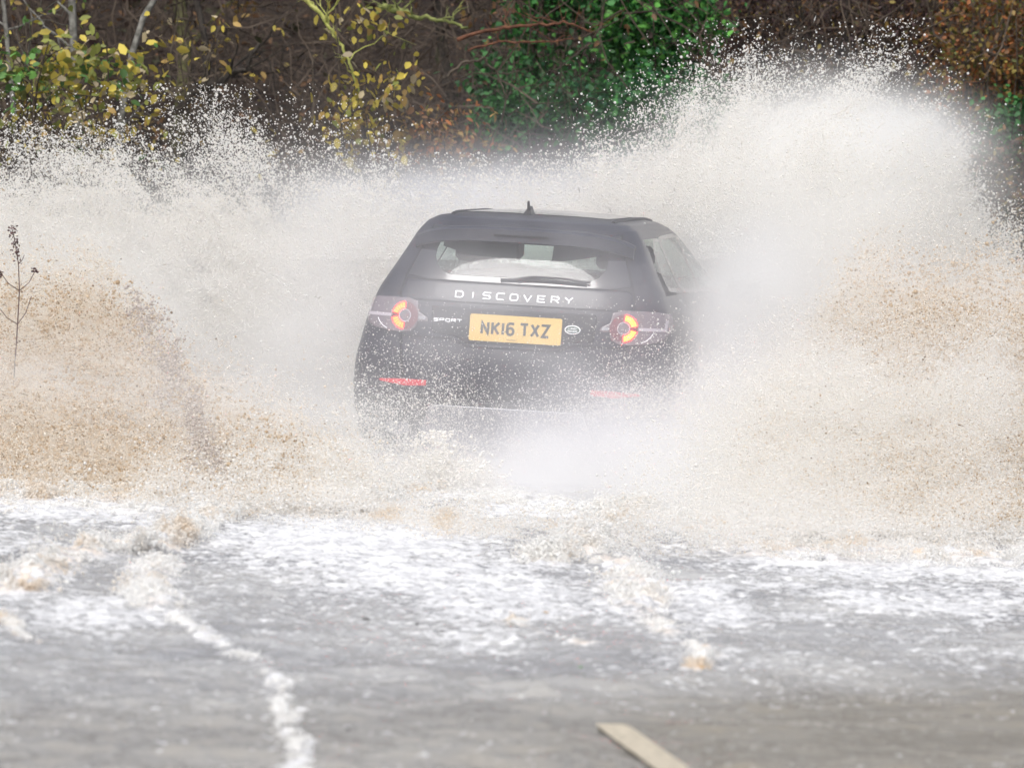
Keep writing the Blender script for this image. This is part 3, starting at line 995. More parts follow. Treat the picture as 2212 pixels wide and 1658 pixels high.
# ------------------------------------------------------------------ vegetation
def leaf_mat(name, rough=.55, trans=.25):
    m = bpy.data.materials.new(name); m.use_nodes = True
    b = m.node_tree.nodes['Principled BSDF']; o = m.node_tree.nodes['Material Output']
    a_ = N(m, 'ShaderNodeAttribute'); a_.attribute_name = 'tint'
    L(m, a_.outputs['Color'], b.inputs['Base Color'])
    b.inputs['Roughness'].default_value = rough
    b.inputs['Specular IOR Level'].default_value = .35
    t = N(m, 'ShaderNodeBsdfTranslucent'); L(m, a_.outputs['Color'], t.inputs['Color'])
    x = N(m, 'ShaderNodeMixShader'); x.inputs[0].default_value = trans
    L(m, b.outputs[0], x.inputs[1]); L(m, t.outputs[0], x.inputs[2]); L(m, x.outputs[0], o.inputs['Surface'])
    return m
Mleaf = leaf_mat('leaf')
def bark(name, a, b): return noisy(name, a, b, 22, .9, 6, .5)
Bgrey = bark('grey_bark', (.075, .072, .062), (.19, .185, .165))
Bdark = bark('dark_bark', (.016, .013, .011), (.05, .042, .034))
Bmoss = bark('mossy_bark', (.09, .11, .03), (.24, .26, .09))
Bred = bark('red_bark', (.07, .030, .018), (.16, .07, .04))
Btwig = bark('twig_bark', (.035, .027, .020), (.10, .080, .060))

TPL = np.array([(0, 0, 0), (.30, .24, .05), (.70, .20, .05), (1, 0, -.04), (.70, -.20, .05), (.30, -.24, .05)])
def leaves(name, P, size, cols, parent=None, droop=.5, seed=0, wide=1.0, g=None):
    """one folded blade per point; cols is (n,3)"""
    g = g or np.random.default_rng(500 + seed)
    n = len(P)
    az = g.uniform(0, 2 * np.pi, n); el = g.normal(-droop, .5, n); rl = g.uniform(-1.2, 1.2, n)
    d = np.stack([np.cos(az) * np.cos(el), np.sin(az) * np.cos(el), np.sin(el)], -1)
    u = np.stack([-np.sin(az), np.cos(az), 0 * az], -1)
    v = np.cross(d, u)
    s = np.cos(rl)[:, None] * u + np.sin(rl)[:, None] * v
    nn = np.cross(d, s)
    sz = size * np.exp(np.clip(g.normal(0, .25, n), -.6, .3))
    T = TPL * np.array([1, wide, 1])
    V = P[:, None, :] + sz[:, None, None] * (T[None, :, 0:1] * d[:, None] + T[None, :, 1:2] * s[:, None] + T[None, :, 2:3] * nn[:, None])
    b = np.arange(n)[:, None] * 6
    F = np.concatenate([b + np.array([0, 1, 2, 3]), b + np.array([0, 3, 4, 5])])
    o = mesh_np(name, V.reshape(-1, 3), F, Mleaf, parent)
    c = o.data.color_attributes.new('tint', 'FLOAT_COLOR', 'POINT')
    cc = np.repeat(np.concatenate([cols, np.ones((n, 1))], 1)[:, None], 6, 1)
    c.data.foreach_set('color', cc.astype(np.float32).ravel())
    return o
def pick(g, n, pal, w=None, jit=.18):
    pal = np.array(pal); i = g.choice(len(pal), n, p=w)
    return pal[i] * np.exp(g.normal(0, jit, (n, 1)))
def wob(p0, p1, n, amp, g):
    p0, p1 = Vector(p0), Vector(p1)
    off = Vector((0, 0, 0)); out = []
    for i in range(n + 1):
        t = i / n
        out.append(p0.lerp(p1, t) + off * math.sin(math.pi * t) ** .5 if 0 < i < n else (p0 if i == 0 else p1.copy()))
        off += Vector(g.normal(0, amp, 3))
    return out
def gz(x, y): return float(terrain_z(x, y))

def limb_set(mb, pts, r0, g, nb, ln, spread=.9, r_b=.35, sub=3):
    """side branches along a stem"""
    ends = []
    for k in range(nb):
        t = g.uniform(.2, 1)
        i = int(t * (len(pts) - 1)); i = min(i, len(pts) - 2)
        p = pts[i].lerp(pts[i + 1], g.random())
        az = g.uniform(0, 2 * math.pi)
        d = Vector((math.cos(az) * spread, math.sin(az) * spread, g.uniform(.2, 1.1))).normalized()
        l = ln * g.uniform(.5, 1.2)
        q = wob(p, p + d * l, 6, l * .05, g)
        mb.tube(q, [r0 * r_b * (1 - .8 * j / 6) for j in range(7)], 4)
        ends += q[2:]
        for s in range(sub):
            j = g.integers(1, 6)
            d2 = (d + Vector(g.normal(0, .7, 3))).normalized()
            q2 = wob(q[j], q[j] + d2 * l * g.uniform(.25, .6), 4, l * .03, g)
            mb.tube(q2, [r0 * r_b * .4 * (1 - .7 * e / 4) for e in range(5)], 3)
            ends += q2[1:]
    return ends

def trunk_tree(name, label, cat, path, Y, r, bark_m, seed, top=5.5, nb=10, ln=1.0, leafn=0, size=.08, pal=None, w=None, group=None, below=True):
    """a stem following pixels in the photo's plane at depth Y, standing on the bank and rising out of the frame"""
    g = np.random.default_rng(seed)
    P = [at(px, py, Y + (k * .12)) for k, (px, py) in enumerate(path)]     # listed from the bottom up
    base = P[0].copy()
    z0 = gz(base.x, base.y)
    pts = [Vector((base.x - .05, base.y, z0 - .05))] + P
    d = (P[-1] - P[-2]).normalized()
    hi = P[-1] + d * max(.3, (top - P[-1].z) / max(d.z, .25))
    pts += wob(P[-1], hi, 5, .04, g)[1:]
    fine = []
    for a, b in zip(pts[:-1], pts[1:]):
        k = max(1, int((b - a).length / .25))
        for i in range(k): fine.append(a.lerp(b, i / k) + Vector(g.normal(0, r * .18, 3)))
    fine.append(pts[-1])
    e = empty(name, (base.x, base.y, z0), label, cat, group)
    off = Vector((base.x, base.y, z0))
    fine = [p - off for p in fine]
    n = len(fine)
    mb = MB().tube(fine, [r * (1.15 - .75 * i / n) for i in range(n)], 9)
    mb.build('trunk', bark_m, e, True)
    if nb:
        bm = MB()
        ends = limb_set(bm, fine, r, g, nb, ln)
        bm.build('branches', bark_m, e)
        if leafn:
            E_ = np.array([tuple(p) for p in ends])
            i = g.integers(0, len(E_), leafn)
            leaves('crown', E_[i] + g.normal(0, .05, (leafn, 3)), size, pick(g, leafn, pal, w), e, g=g)
    return e

YEL = (.42, .34, .06); YG = (.20, .22, .055); GRN = (.08, .17, .045); OCH = (.26, .17, .05); PALE = (.36, .30, .19); BRN = (.16, .085, .04); RUST = (.28, .10, .03)
trunk_tree('birch_sapling', 'slim pale-barked trunk rising behind the yellow-green leaves at the left', 'tree', [(172, 300), (160, 120), (154, 0)], 8.5, .034, Bgrey, 1, leafn=300, size=.06, pal=[YEL, YG, OCH])
trunk_tree('leaning_sapling', 'grey leaning trunk with peeling bark, tilted to the right', 'tree', [(262, 260), (283, 120), (312, 40), (342, -10)], 8.0, .026, Bgrey, 2, leafn=160, size=.06, pal=[YEL, OCH])
trunk_tree('thin_sapling', 'thin dark stem at the far left edge', 'tree', [(40, 330), (18, 120), (6, -5)], 7.6, .020, Bgrey, 3, leafn=120, size=.07, pal=[YG, GRN])
trunk_tree('mossy_tree', 'broad olive mossy trunk deep in the wood behind the leaning trunk', 'tree', [(392, 240), (398, 100), (384, -10)], 12.5, .060, bark('olive_bark', (.04, .04, .018), (.12, .115, .05)), 4, leafn=260, size=.06, pal=[OCH, BRN])
trunk_tree('dark_tree', 'dark narrow trunk slanting left of the yellow-leaved sapling', 'tree', [(448, 260), (444, 90), (424, -10)], 9.5, .030, Bdark, 5, leafn=160, size=.06, pal=[OCH, YEL])
trunk_tree('slender_tree', 'slender purple-brown trunk above the roof of the car', 'tree', [(985, 330), (965, 150), (940, -10)], 13.0, .045, Bdark, 6, leafn=260, size=.05, pal=[BRN, OCH])
trunk_tree('hazel_stem', 'straight brown stem beside the green ivy at the right', 'tree', [(1655, 300), (1640, 120), (1650, -10)], 13.0, .040, Btwig, 7, nb=16, leafn=300, size=.045, pal=[BRN, OCH])
trunk_tree('hedge_tree', 'dark brown stem in the middle of the bare hedge', 'tree', [(1830, 320), (1822, 120), (1835, -10)], 12.5, .050, Bdark, 8, nb=20, leafn=300, size=.045, pal=[BRN, OCH])

def branch_thing(name, label, path, Y, r, m, seed, nb=6, ln=.35):
    g = np.random.default_rng(seed)
    P = [at(px, py, Y) for px, py in path]
    fine = []
    for a, b in zip(P[:-1], P[1:]):
        for i in range(6): fine.append(a.lerp(b, i / 6) + Vector(g.normal(0, r * .4, 3)))
    fine.append(P[-1])
    e = empty(name, tuple(P[0]), label, 'branch')
    fine = [p - P[0] for p in fine]
    MB().tube(fine, [r * (1.1 - .7 * i / len(fine)) for i in range(len(fine))], 7).build('limb', m, e, True)
    mb = MB(); limb_set(mb, fine, r, g, nb, ln, sub=2); mb.build('twigs', m, e)
branch_thing('fallen_branch', 'dark fallen branch lying among the bare twigs left of the yellow leaves', [(380, 235), (438, 193), (490, 165), (533, 144), (560, 95)], 8.2, .032, Bdark, 21)
branch_thing('broken_branch', 'short black branch stub low at the left above the spray', [(50, 268), (80, 235), (100, 212)], 7.4, .028, Bdark, 22, 3)
branch_thing('mossy_branch', 'mossy green branch reaching right from the yellow leaves', [(820, 12), (854, 23), (905, 38), (952, 43), (1010, 60)], 9.0, .022, Bmoss, 23, 8)
branch_thing('red_branch', 'reddish bare branch in front of the ivy, upper of two', [(985, 85), (1077, 62), (1140, 55), (1221, 47), (1280, 70)], 8.6, .014, Bred, 24, 8)
branch_thing('red_branch', 'reddish bare branch in front of the ivy, lower of two', [(1010, 110), (1077, 90), (1182, 92), (1240, 84)], 8.6, .009, Bred, 25, 6)
branch_thing('arching_branch', 'brown arching branch left of the dark hollow in the ivy', [(960, 170), (1000, 135), (1045, 128), (1075, 160), (1095, 215)], 8.8, .012, Btwig, 26, 8)

def bush(name, label, c, Y, rad, seed, nleaf, size, pal, w=None, nst=12, bark_m=Btwig, droop=.5, clump=10, cl_r=.10, wide=1.0, taper=1.0, cat='bush', dead=0):
    """bush filling a patch: c, rad in frame pixels give centre and half-size at depth Y; it stands on the ground below"""
    g = np.random.default_rng(seed)
    C = at(c[0], c[1], Y)
    k = (DIST + Y) / FPX
    rx, rz = rad[0] * k, rad[1] * k
    ry = min(rx, 1.1) * .8
    bx, by = C.x, C.y + .2
    z0 = gz(bx, by)
    e = empty(name, (bx, by, z0), label, cat)
    off = Vector((bx, by, z0))
    mb = MB(); tips = []
    for i in range(nst):
        u = g.normal(0, .5); 
        tip = Vector((C.x + rx * np.clip(u, -1, 1), C.y + ry * g.uniform(-1, .6), C.z + rz * g.uniform(-.2, 1.0)))
        q = wob((bx + rx * .5 * u, by, z0 - .05), tip, 9, .035, g)
        q = [p - off for p in q]
        mb.tube(q, [.016 * (1.1 - .8 * j / 9) for j in range(10)], 5)
        limb_set(mb, q[4:], .014, g, 7, max(rx, .5) * .5, sub=3)
    mb.build('stems', bark_m, e)
    nc = max(1, nleaf // clump)
    d = g.normal(0, 1, (nc, 3)); d /= np.linalg.norm(d, axis=1)[:, None]
    rr = g.random(nc) ** .45
    cc = d * rr[:, None] * np.array([rx, ry, rz]) + np.array(tuple(C - off))
    nzv = vnoise(cc[:, 0] * 3.1 + seed, cc[:, 2] * 3.1, cc[:, 1] * 2)
    cc = cc[nzv > .34]
    P = np.repeat(cc, clump, 0) + g.normal(0, cl_r, (len(cc) * clump, 3))
    shade = np.repeat(np.exp(g.normal(0, .22, len(cc))), clump)
    col = pick(g, len(P), pal, w) * shade[:, None]
    leaves('foliage', P, size, col, e, droop, seed, wide, g)
    return e
Gd = (.024, .085, .026); Gm = (.050, .18, .045); Gl = (.11, .31, .06)
bush('willow_bush', 'bush of yellow-green leaves left of the pale trunk', (150, 150), 7.0, (190, 95), 31, 560, .072, [YEL, YG, GRN, PALE], [.4, .35, .12, .13], 7, clump=6, cl_r=.09, wide=1.25)
bush('green_leaf_bush', 'small bush of bright green leaves at the left edge', (30, 165), 6.6, (85, 60), 32, 120, .072, [GRN, (.16, .34, .08), YG], None, 4, clump=6, cl_r=.07, wide=1.3)
bush('scrub_bush', 'sparse yellow leaves low above the left spray', (130, 290), 6.6, (220, 60), 33, 260, .060, [YG, YEL, PALE, OCH], None, 7, clump=4, cl_r=.12, wide=1.2)
bush('sparse_bush', 'few yellow leaves on thin twigs between the leaning trunk and the yellow sapling', (470, 90), 7.8, (120, 70), 34, 110, .062, [YEL, PALE, OCH], None, 5, clump=4, cl_r=.10, wide=1.1)
ysap = bush('yellow_sapling', 'sapling hung with bright yellow leaves above the left of the car roof', (790, 160), 7.2, (125, 150), 35, 620, .060, [YEL, OCH, YG, PALE], [.5, .2, .18, .12], 5, clump=7, cl_r=.08, wide=1.3, droop=.8)
g_ = np.random.default_rng(3)
branch_thing('leaning_branch', 'bright yellow-green stem leaning down to the right through the yellow leaves', [(640, -25), (663, 0), (700, 40), (728, 82), (756, 137), (775, 200)], 7.1, .017, bark('yellow_bark', (.22, .24, .05), (.42, .42, .14)), 36, 8)
bush('yellow_leaf_bush', 'lower tuft of yellow leaves fading into the spray', (770, 275), 7.4, (110, 50), 37, 200, .07, [YEL, OCH, BRN], [.4, .3, .3], 5, clump=6, wide=1.2)
bush('bracken', 'rusty orange undergrowth leaves below the yellow sapling', (960, 300), 7.8, (150, 40), 38, 420, .05, [OCH, RUST, BRN], [.3, .3, .4], 6, clump=8, wide=.9, cat='undergrowth')
bush('ivy_bush', 'bright green ivy-clad bush, upper right part', (1432, 60), 10.5, (118, 150), 41, 9000, .052, [Gl, Gm, Gd], [.35, .45, .2], 10, clump=14, cl_r=.09, wide=1.5)
bush('ivy_bush', 'green ivy bush beside the dark hollow, left of the brightest green', (1225, 40), 10.8, (115, 130), 42, 6500, .050, [Gm, Gd, Gl], [.4, .5, .1], 10, clump=14, cl_r=.09, wide=1.5)
bush('evergreen_bush', 'dark blue-green bush low behind the spray, below the bright ivy', (1390, 235), 9.8, (210, 85), 43, 7000, .046, [Gm, Gd, (.03, .11, .05)], [.35, .4, .25], 10, clump=14, cl_r=.09, wide=1.4)
bush('evergreen_bush', 'green bush right over the car roof, left of the dark hollow', (1125, 250), 10.2, (90, 65), 44, 1800, .046, [Gm, Gd], None, 6, clump=12, cl_r=.08, wide=1.4)
bush('ivy_bush', 'small tuft of green leaves among bare twigs over the roof', (1060, 160), 10.6, (60, 50), 45, 380, .046, [Gm, Gd], None, 6, clump=10, cl_r=.08, wide=1.4)
DB = (.060, .038, .030); PB = (.075, .045, .045); DY = (.24, .19, .05)
bush('bare_hedge', 'dark brown bare hedge behind the tall right splash', (1700, 90), 12.0, (170, 190), 51, 9000, .040, [DB, PB, BRN, DY], [.4, .3, .24, .06], 34, clump=9, cl_r=.10, bark_m=Bdark, cat='hedge')
bush('bare_hedge', 'purple-brown bare hedge right of the tall splash crest', (1930, 90), 12.4, (180, 200), 52, 9000, .040, [DB, PB, BRN, DY], [.36, .34, .22, .08], 34, clump=9, cl_r=.10, bark_m=Btwig, cat='hedge')
bush('autumn_bush', 'rust and yellow speckled bush at the right edge', (2150, 110), 10.0, (150, 190), 53, 5500, .044, [RUST, OCH, DY, BRN, (.09, .10, .03)], [.25, .13, .17, .3, .15], 16, clump=8, cl_r=.10, wide=1.2)
bush('holly_bush', 'small dark green bush low at the right edge', (2195, 280), 9.4, (65, 60), 54, 900, .048, [Gm, Gd], None, 5, clump=10, cl_r=.08, wide=1.4)
bush('brown_bush', 'dark bush low in the right corner behind the spray', (2170, 420), 9.0, (120, 130), 55, 2200, .045, [DB, BRN, DY, (.03, .05, .02)], [.4, .3, .1, .2], 14, clump=8, cat='bush')

def undergrowth():
    g = np.random.default_rng(77)
    V, F = [], []
    mb = MB()
    n = 5200
    for i in range(n):
        y = g.uniform(9.0, 16.0)
        half = (DIST + y) * 1150 / FPX + .5
        x = g.uniform(-half, half)
        zg = gz(x, y)
        p = Vector((x, y, zg + g.uniform(-.05, 3.6)))
        az = g.uniform(0, 2 * math.pi)
        el = g.normal(.5, .6)
        l = g.uniform(.3, 1.3)
        d = Vector((math.cos(az) * math.cos(el), .4 * math.sin(az) * math.cos(el), math.sin(el)))
        q = wob(p, p + d * l, 4, .05 * l, g)
        mb.tube(q, [g.uniform(.003, .009) * (1.1 - .2 * j) for j in range(5)], 3)
    o = mb.build('undergrowth', noisy('brown_twigs', (.026, .019, .015), (.105, .080, .060), 1.6, .9, 4))
    tag(o, 'tangle of bare brown twigs covering the wooded bank', kind='stuff')
    n = 16000
    y = g.uniform(9.5, 18, n); x = g.uniform(-6.5, 6.5, n)
    z = terrain_z(x, y) + g.random(n) ** 1.5 * 3.2
    k = vnoise(x * 1.6, z * 1.6, y) > .42
    P = np.stack([x, y, z], -1)[k]
    o = leaves('dead_leaves', P, .05, pick(g, len(P), [BRN, DB, OCH, (.05, .045, .02), DY], [.4, .3, .06, .16, .08]), None, seed=9, wide=1.1)
    tag(o, 'withered brown leaves caught in the twigs and lying on the bank', kind='stuff')
undergrowth()
# taller wood beyond, which keeps the low sky off the bank
def far_wood():
    g = np.random.default_rng(91)
    n = 60000
    x = g.uniform(-24, 24, n); y = g.uniform(15, 27, n)
    z = terrain_z(x, y) + g.uniform(0, 9, n)
    k = vnoise(x * .7, z * .7, y * .7) > .40
    P = np.stack([x, y, z], -1)[k]
    o = leaves('wood', P, .16, pick(g, len(P), [DB, BRN, (.05, .055, .025), PB], [.4, .2, .2, .2]), None, seed=19, wide=1.2)
    tag(o, 'dark brown wood rising behind the bank', kind='stuff')
far_wood()

# ---- verge plants at the left edge
def stalk():
    Y = -1.2
    top = at(24, 486, Y); pts = [at(14, 1075, Y), at(22, 960, Y), at(30, 820, Y), at(38, 700, Y), at(42, 628, Y), at(40, 570, Y), at(32, 520, Y), top]
    b = pts[0].copy(); b.z = gz(b.x, b.y) - .02
    e = empty('dock_stalk', tuple(b), 'dead brown seed stalk standing in the spray at the left edge', 'weed')
    m = mat('dead_stalk', (.11, .07, .06), .9)
    P = [b] + pts[1:]
    P = [p - b for p in P]
    mb = MB().tube(P, [.004, .004, .0038, .0036, .0032, .0028, .0025, .002], 6)
    for (i, dx, dz) in ((4, .085, .12), (4, -.11, .10), (5, .03, .05), (3, .07, .16), (3, -.1, .08)):
        q = [P[i], P[i] + Vector((dx * .6, 0, dz * .4)), P[i] + Vector((dx, 0, dz))]
        mb.tube(q, [.003, .0025, .002], 4)
    mb.build('stem', m, e)
    g = np.random.default_rng(5)
    S_ = []
    for i in range(90):
        t = g.random() ** .7
        a_, b_ = (P[-3].lerp(P[-2], t), 0) if i % 2 else (P[-2].lerp(P[-1], t), 0)
        S_.append(tuple(a_ + Vector(g.normal(0, .011, 3))))
    for i in (4,):
        for k in range(26): S_.append(tuple(P[4] + Vector((.08 + g.normal(0, .012), g.normal(0, .01), .12 + g.normal(0, .008)))))
        for k in range(30): S_.append(tuple(P[4] + Vector((-.12 + g.normal(0, .02), g.normal(0, .01), .09 + g.normal(0, .014)))))
    leaves('seed_head', np.array(S_), .013, pick(g, len(S_), [(.12, .06, .06), (.08, .045, .04)]), e, g=g, wide=1.6)
stalk()
def verge_shrub(name, label, px, py, Y, h, wdt, seed, nl, pal, size=.035):
    g = np.random.default_rng(seed)
    b = at(px, py, Y); b.z = gz(b.x, b.y) - .02
    e = empty(name, tuple(b), label, 'shrub')
    mb = MB(); ends = []
    for i in range(7):
        tip = Vector((g.normal(.05, wdt), g.normal(0, wdt * .6), h * g.uniform(.5, 1.05)))
        q = wob((0, 0, 0), tip, 7, .02, g)
        mb.tube(q, [.006 * (1.1 - .12 * j) for j in range(8)], 5)
        ends += limb_set(mb, q, .005, g, 5, h * .3, sub=2)
    mb.build('stems', mat('shrub_stem', (.045, .032, .028), .9), e)
    E_ = np.array([tuple(p) for p in ends]); i = g.integers(0, len(E_), nl)
    leaves('foliage', E_[i] + g.normal(0, .02, (nl, 3)), size, pick(g, nl, pal), e, g=g, wide=1.3)
verge_shrub('twiggy_shrub', 'twiggy shrub with few leaves half hidden in the left spray', 50, 1070, -.9, .55, .2, 62, 60, [(.05, .05, .03), (.10, .08, .04)], .03)
# ---- flotsam on the water
def debris(name, label, px, py, size, m, seed, cat='debris', flat=.35):
    g = np.random.default_rng(seed)
    c = ground(px, py, .02)
    V, F = [], []
    n = 9
    for j, (h, k) in enumerate(((0, .6), (.5, 1), (1, .55))):
        for i in range(n):
            t = 2 * math.pi * i / n
            r_ = size * k * g.uniform(.7, 1.2)
            V.append((r_ * math.cos(t), r_ * .6 * math.sin(t), size * flat * (h - .2)))
    for j in range(2):
        for i in range(n): F.append((j * n + i, j * n + (i + 1) % n, (j + 1) * n + (i + 1) % n, (j + 1) * n + i))
    F += [tuple(range(n))[::-1], tuple(range(2 * n, 3 * n))]
    o = mesh_np(name, V, F, m)
    o.location = c
    return tag(o, label, cat)
Mbark_bit = noisy('wet_bark', (.012, .010, .010), (.03, .025, .022), 60, .5)
debris('bark_chip', 'largest black chip floating on the foam flecks in the near water', 791, 1337, .020, Mbark_bit, 1)
debris('bark_chip', 'small black chip right of the largest one on the near water', 901, 1348, .009, Mbark_bit, 2, flat=.9)
debris('bark_chip', 'round dark speck near the bottom of the water', 752, 1575, .010, Mbark_bit, 3, flat=.8)
debris('bark_chip', 'tiny black speck among foam flecks in front of the largest chip', 955, 1363, .007, Mbark_bit, 4, flat=.9)
debris('floating_leaf', 'tiny green leaf floating in the middle of the near water', 1254, 1441, .008, mat('green_leaf', (.08, .22, .04), .5), 5, 'leaf', .8)
debris('floating_leaf', 'tan leaf bit beside the thin foam ridge in front of the car', 1180, 1322, .014, mat('tan_leaf', (.40, .24, .09), .6), 6, 'leaf')
debris('floating_leaf', 'upper orange-tan leaf floating right of the foam trail', 1514, 1410, .014, mat('orange_leaf', (.50, .30, .10), .6), 7, 'leaf', .9)
debris('floating_leaf', 'lower orange-tan leaf floating right of the foam trail', 1516, 1444, .013, mat('orange_leaf_wet', (.46, .28, .10), .6), 8, 'leaf', .9)
# ------------------------------------------------------------------ droplets
def drop_mat(name, rough=.3, sss=0):
    m = mat(name, (.9, .9, .9), rough, spec=.5)
    at_ = N(m, 'ShaderNodeAttribute'); at_.attribute_name = 'tint'
    L(m, at_.outputs['Color'], m.node_tree.nodes['Principled BSDF'].inputs['Base Color'])
    tr = N(m, 'ShaderNodeBsdfTranslucent'); L(m, at_.outputs['Color'], tr.inputs['Color'])
    mx = N(m, 'ShaderNodeMixShader'); mx.inputs[0].default_value = .42
    L(m, m.node_tree.nodes['Principled BSDF'].outputs[0], mx.inputs[1]); L(m, tr.outputs[0], mx.inputs[2])
    L(m, mx.outputs[0], m.node_tree.nodes['Material Output'].inputs['Surface'])
    return m
Mdrop = drop_mat('water_droplets')

def to_px(P):
    M = np.array(CI)
    Q = P @ M[:3, :3].T + M[:3, 3]
    return 1106 + FPX * Q[:, 0] / -Q[:, 2], 829 - FPX * Q[:, 1] / -Q[:, 2]
CMn = np.array(CM)
def from_px(px, py, Y):
    d = np.stack([(px - 1106) / FPX, -(py - 829) / FPX, -np.ones_like(px)], -1) @ CMn[:3, :3].T
    t = (Y + DIST) / d[:, 1]
    return np.array([0, -DIST, CAMH]) + d * t[:, None]

def point_gn(m):
    ng = bpy.data.node_groups.new('droplets', 'GeometryNodeTree')
    ng.interface.new_socket('Geometry', in_out='INPUT', socket_type='NodeSocketGeometry')
    ng.interface.new_socket('Geometry', in_out='OUTPUT', socket_type='NodeSocketGeometry')
    i = ng.nodes.new('NodeGroupInput'); o = ng.nodes.new('NodeGroupOutput')
    mp = ng.nodes.new('GeometryNodeMeshToPoints')
    na = ng.nodes.new('GeometryNodeInputNamedAttribute'); na.data_type = 'FLOAT'
    na.inputs['Name'].default_value = 'rad'
    sm = ng.nodes.new('GeometryNodeSetMaterial'); sm.inputs['Material'].default_value = m
    ng.links.new(i.outputs[0], mp.inputs['Mesh'])
    ng.links.new(na.outputs['Attribute'], mp.inputs['Radius'])
    ng.links.new(mp.outputs[0], sm.inputs['Geometry'])
    ng.links.new(sm.outputs[0], o.inputs[0])
    return ng
NG = point_gn(Mdrop)

def droplets(name, P, rad, col, label=None):
    me = bpy.data.meshes.new(name)
    n = len(P)
    me.vertices.add(n)
    me.vertices.foreach_set('co', P.astype(np.float32).ravel())
    a = me.attributes.new('rad', 'FLOAT', 'POINT'); a.data.foreach_set('value', rad.astype(np.float32))
    c = me.attributes.new('tint', 'FLOAT_COLOR', 'POINT')
    c.data.foreach_set('color', np.concatenate([col, np.ones((n, 1))], 1).astype(np.float32).ravel())
    me.materials.append(Mdrop)
    o = bpy.data.objects.new(name, me)
    COL.objects.link(o)
    md = o.modifiers.new('droplets', 'NODES'); md.node_group = NG
    return tag(o, label, kind='stuff')

WHITE = np.array([.86, .855, .835]); CREAM = np.array([.87, .81, .72]); TAN = np.array([.70, .56, .40]); MUD = np.array([.26, .19, .12])

def plume(name, n, xr, yr, top, Y0, dY, rpx, tint, fall_up=28, bottom=None, tilt=(0, 0), holes=.5, ns=1.0, seed=0, dens=None, label=None, grow=0, ang=0, ramp_d=230, src=None, lig=.10, org=None):
    """droplets thrown up in a fan about depth Y0; 'top' is the crest of the fan, above which they thin out"""
    g = np.random.default_rng(100 + seed)
    out = []
    tx, ty = [p[0] for p in top], [p[1] for p in top]
    have = 0
    PXs, PYs = [], []
    while have < n:
        k = 400000
        px = g.uniform(*xr, k); py = g.uniform(*yr, k)
        T = np.interp(px, tx, ty)
        T = T + 70 * (fbm(px / 90, px * 0 + seed, 3, 3) - .5)
        if org:
            th = np.arctan2(org[1] - py, px - org[0]); rr = np.hypot(px - org[0], py - org[1])
            T = T + 190 * (fbm(th * 11, rr / 500, seed, 4, .6) - .5)
        d = py - T
        up = np.where(d < 0, np.exp(d / fall_up), 1.0)
        p = up * (.10 + .90 * sstep(-10, ramp_d, d))
        ca, sa = math.cos(R(ang)), math.sin(R(ang))
        u_, v_ = px * ca + py * sa, -px * sa + py * ca
        nz = fbm(u_ / (150 * ns), v_ / (60 * ns), seed * 3.3, 5, .6)
        if org: nz = .45 * nz + .55 * fbm(th * 9, rr / 260, seed * 1.7 + 4, 5, .6)
        p = p * (1 - holes + holes * sstep(.36, .62, nz) * 1.3)
        xm = .12 * (xr[1] - xr[0])
        p = p * sstep(xr[0], xr[0] + xm, px) * (1 - sstep(xr[1] - xm, xr[1], px))
        if dens is not None: p = p * dens(px, py)
        if bottom: p = p * (1 - sstep(bottom[0], bottom[1], py))
        ok = g.random(k) < p
        PXs.append(px[ok]); PYs.append(py[ok]); have += int(ok.sum())
        if len(PXs) > 60: break
    px, py = np.concatenate(PXs)[:n], np.concatenate(PYs)[:n]
    n = len(px)
    Y = Y0 + tilt[0] * (px - 1106) / 378 + tilt[1] * (829 - py) / 378 + g.normal(0, 1, n) * dY
    P = from_px(px, py, Y)
    r_ = np.exp(np.clip(g.normal(0, .42, n), -1, 1.15)) * rpx
    T = np.interp(px, tx, ty)
    r_ = r_ * (1 + grow * np.exp(-np.maximum(py - T, 0) / 60))
    rad = r_ / (FPX / (DIST + Y))
    col = tint(px, py, g, n)
    ok = P[:, 2] > 0
    # keep clear of the car's own volume
    ca, sa = math.cos(R(8.5)), math.sin(R(8.5))
    lx = (P[:, 0] - CAR.location.x) * ca - P[:, 1] * sa
    ly = (P[:, 0] - CAR.location.x) * sa + P[:, 1] * ca
    lz = P[:, 2] - GZ
    w_ = np.interp(lz, Lz, Lw) + .03
    inside = (np.abs(lx) < w_) & (ly > np.interp(lz, Lz, Lr) - .02) & (ly < np.interp(lz, Lz, Lf)) & (lz < 1.72)
    ok &= ~inside
    P, rad, col = P[ok], rad[ok], col[ok]
    if src is not None:
        # a share of the water is drawn out into ligaments along its flight
        k = g.random(len(P)) < lig
        ligaments(P[k], rad[k], col[k], np.array(src), g, 'water_streaks', label)
        P, rad, col = P[~k], rad[~k], col[~k]
    return droplets(name, P, rad, col, label)

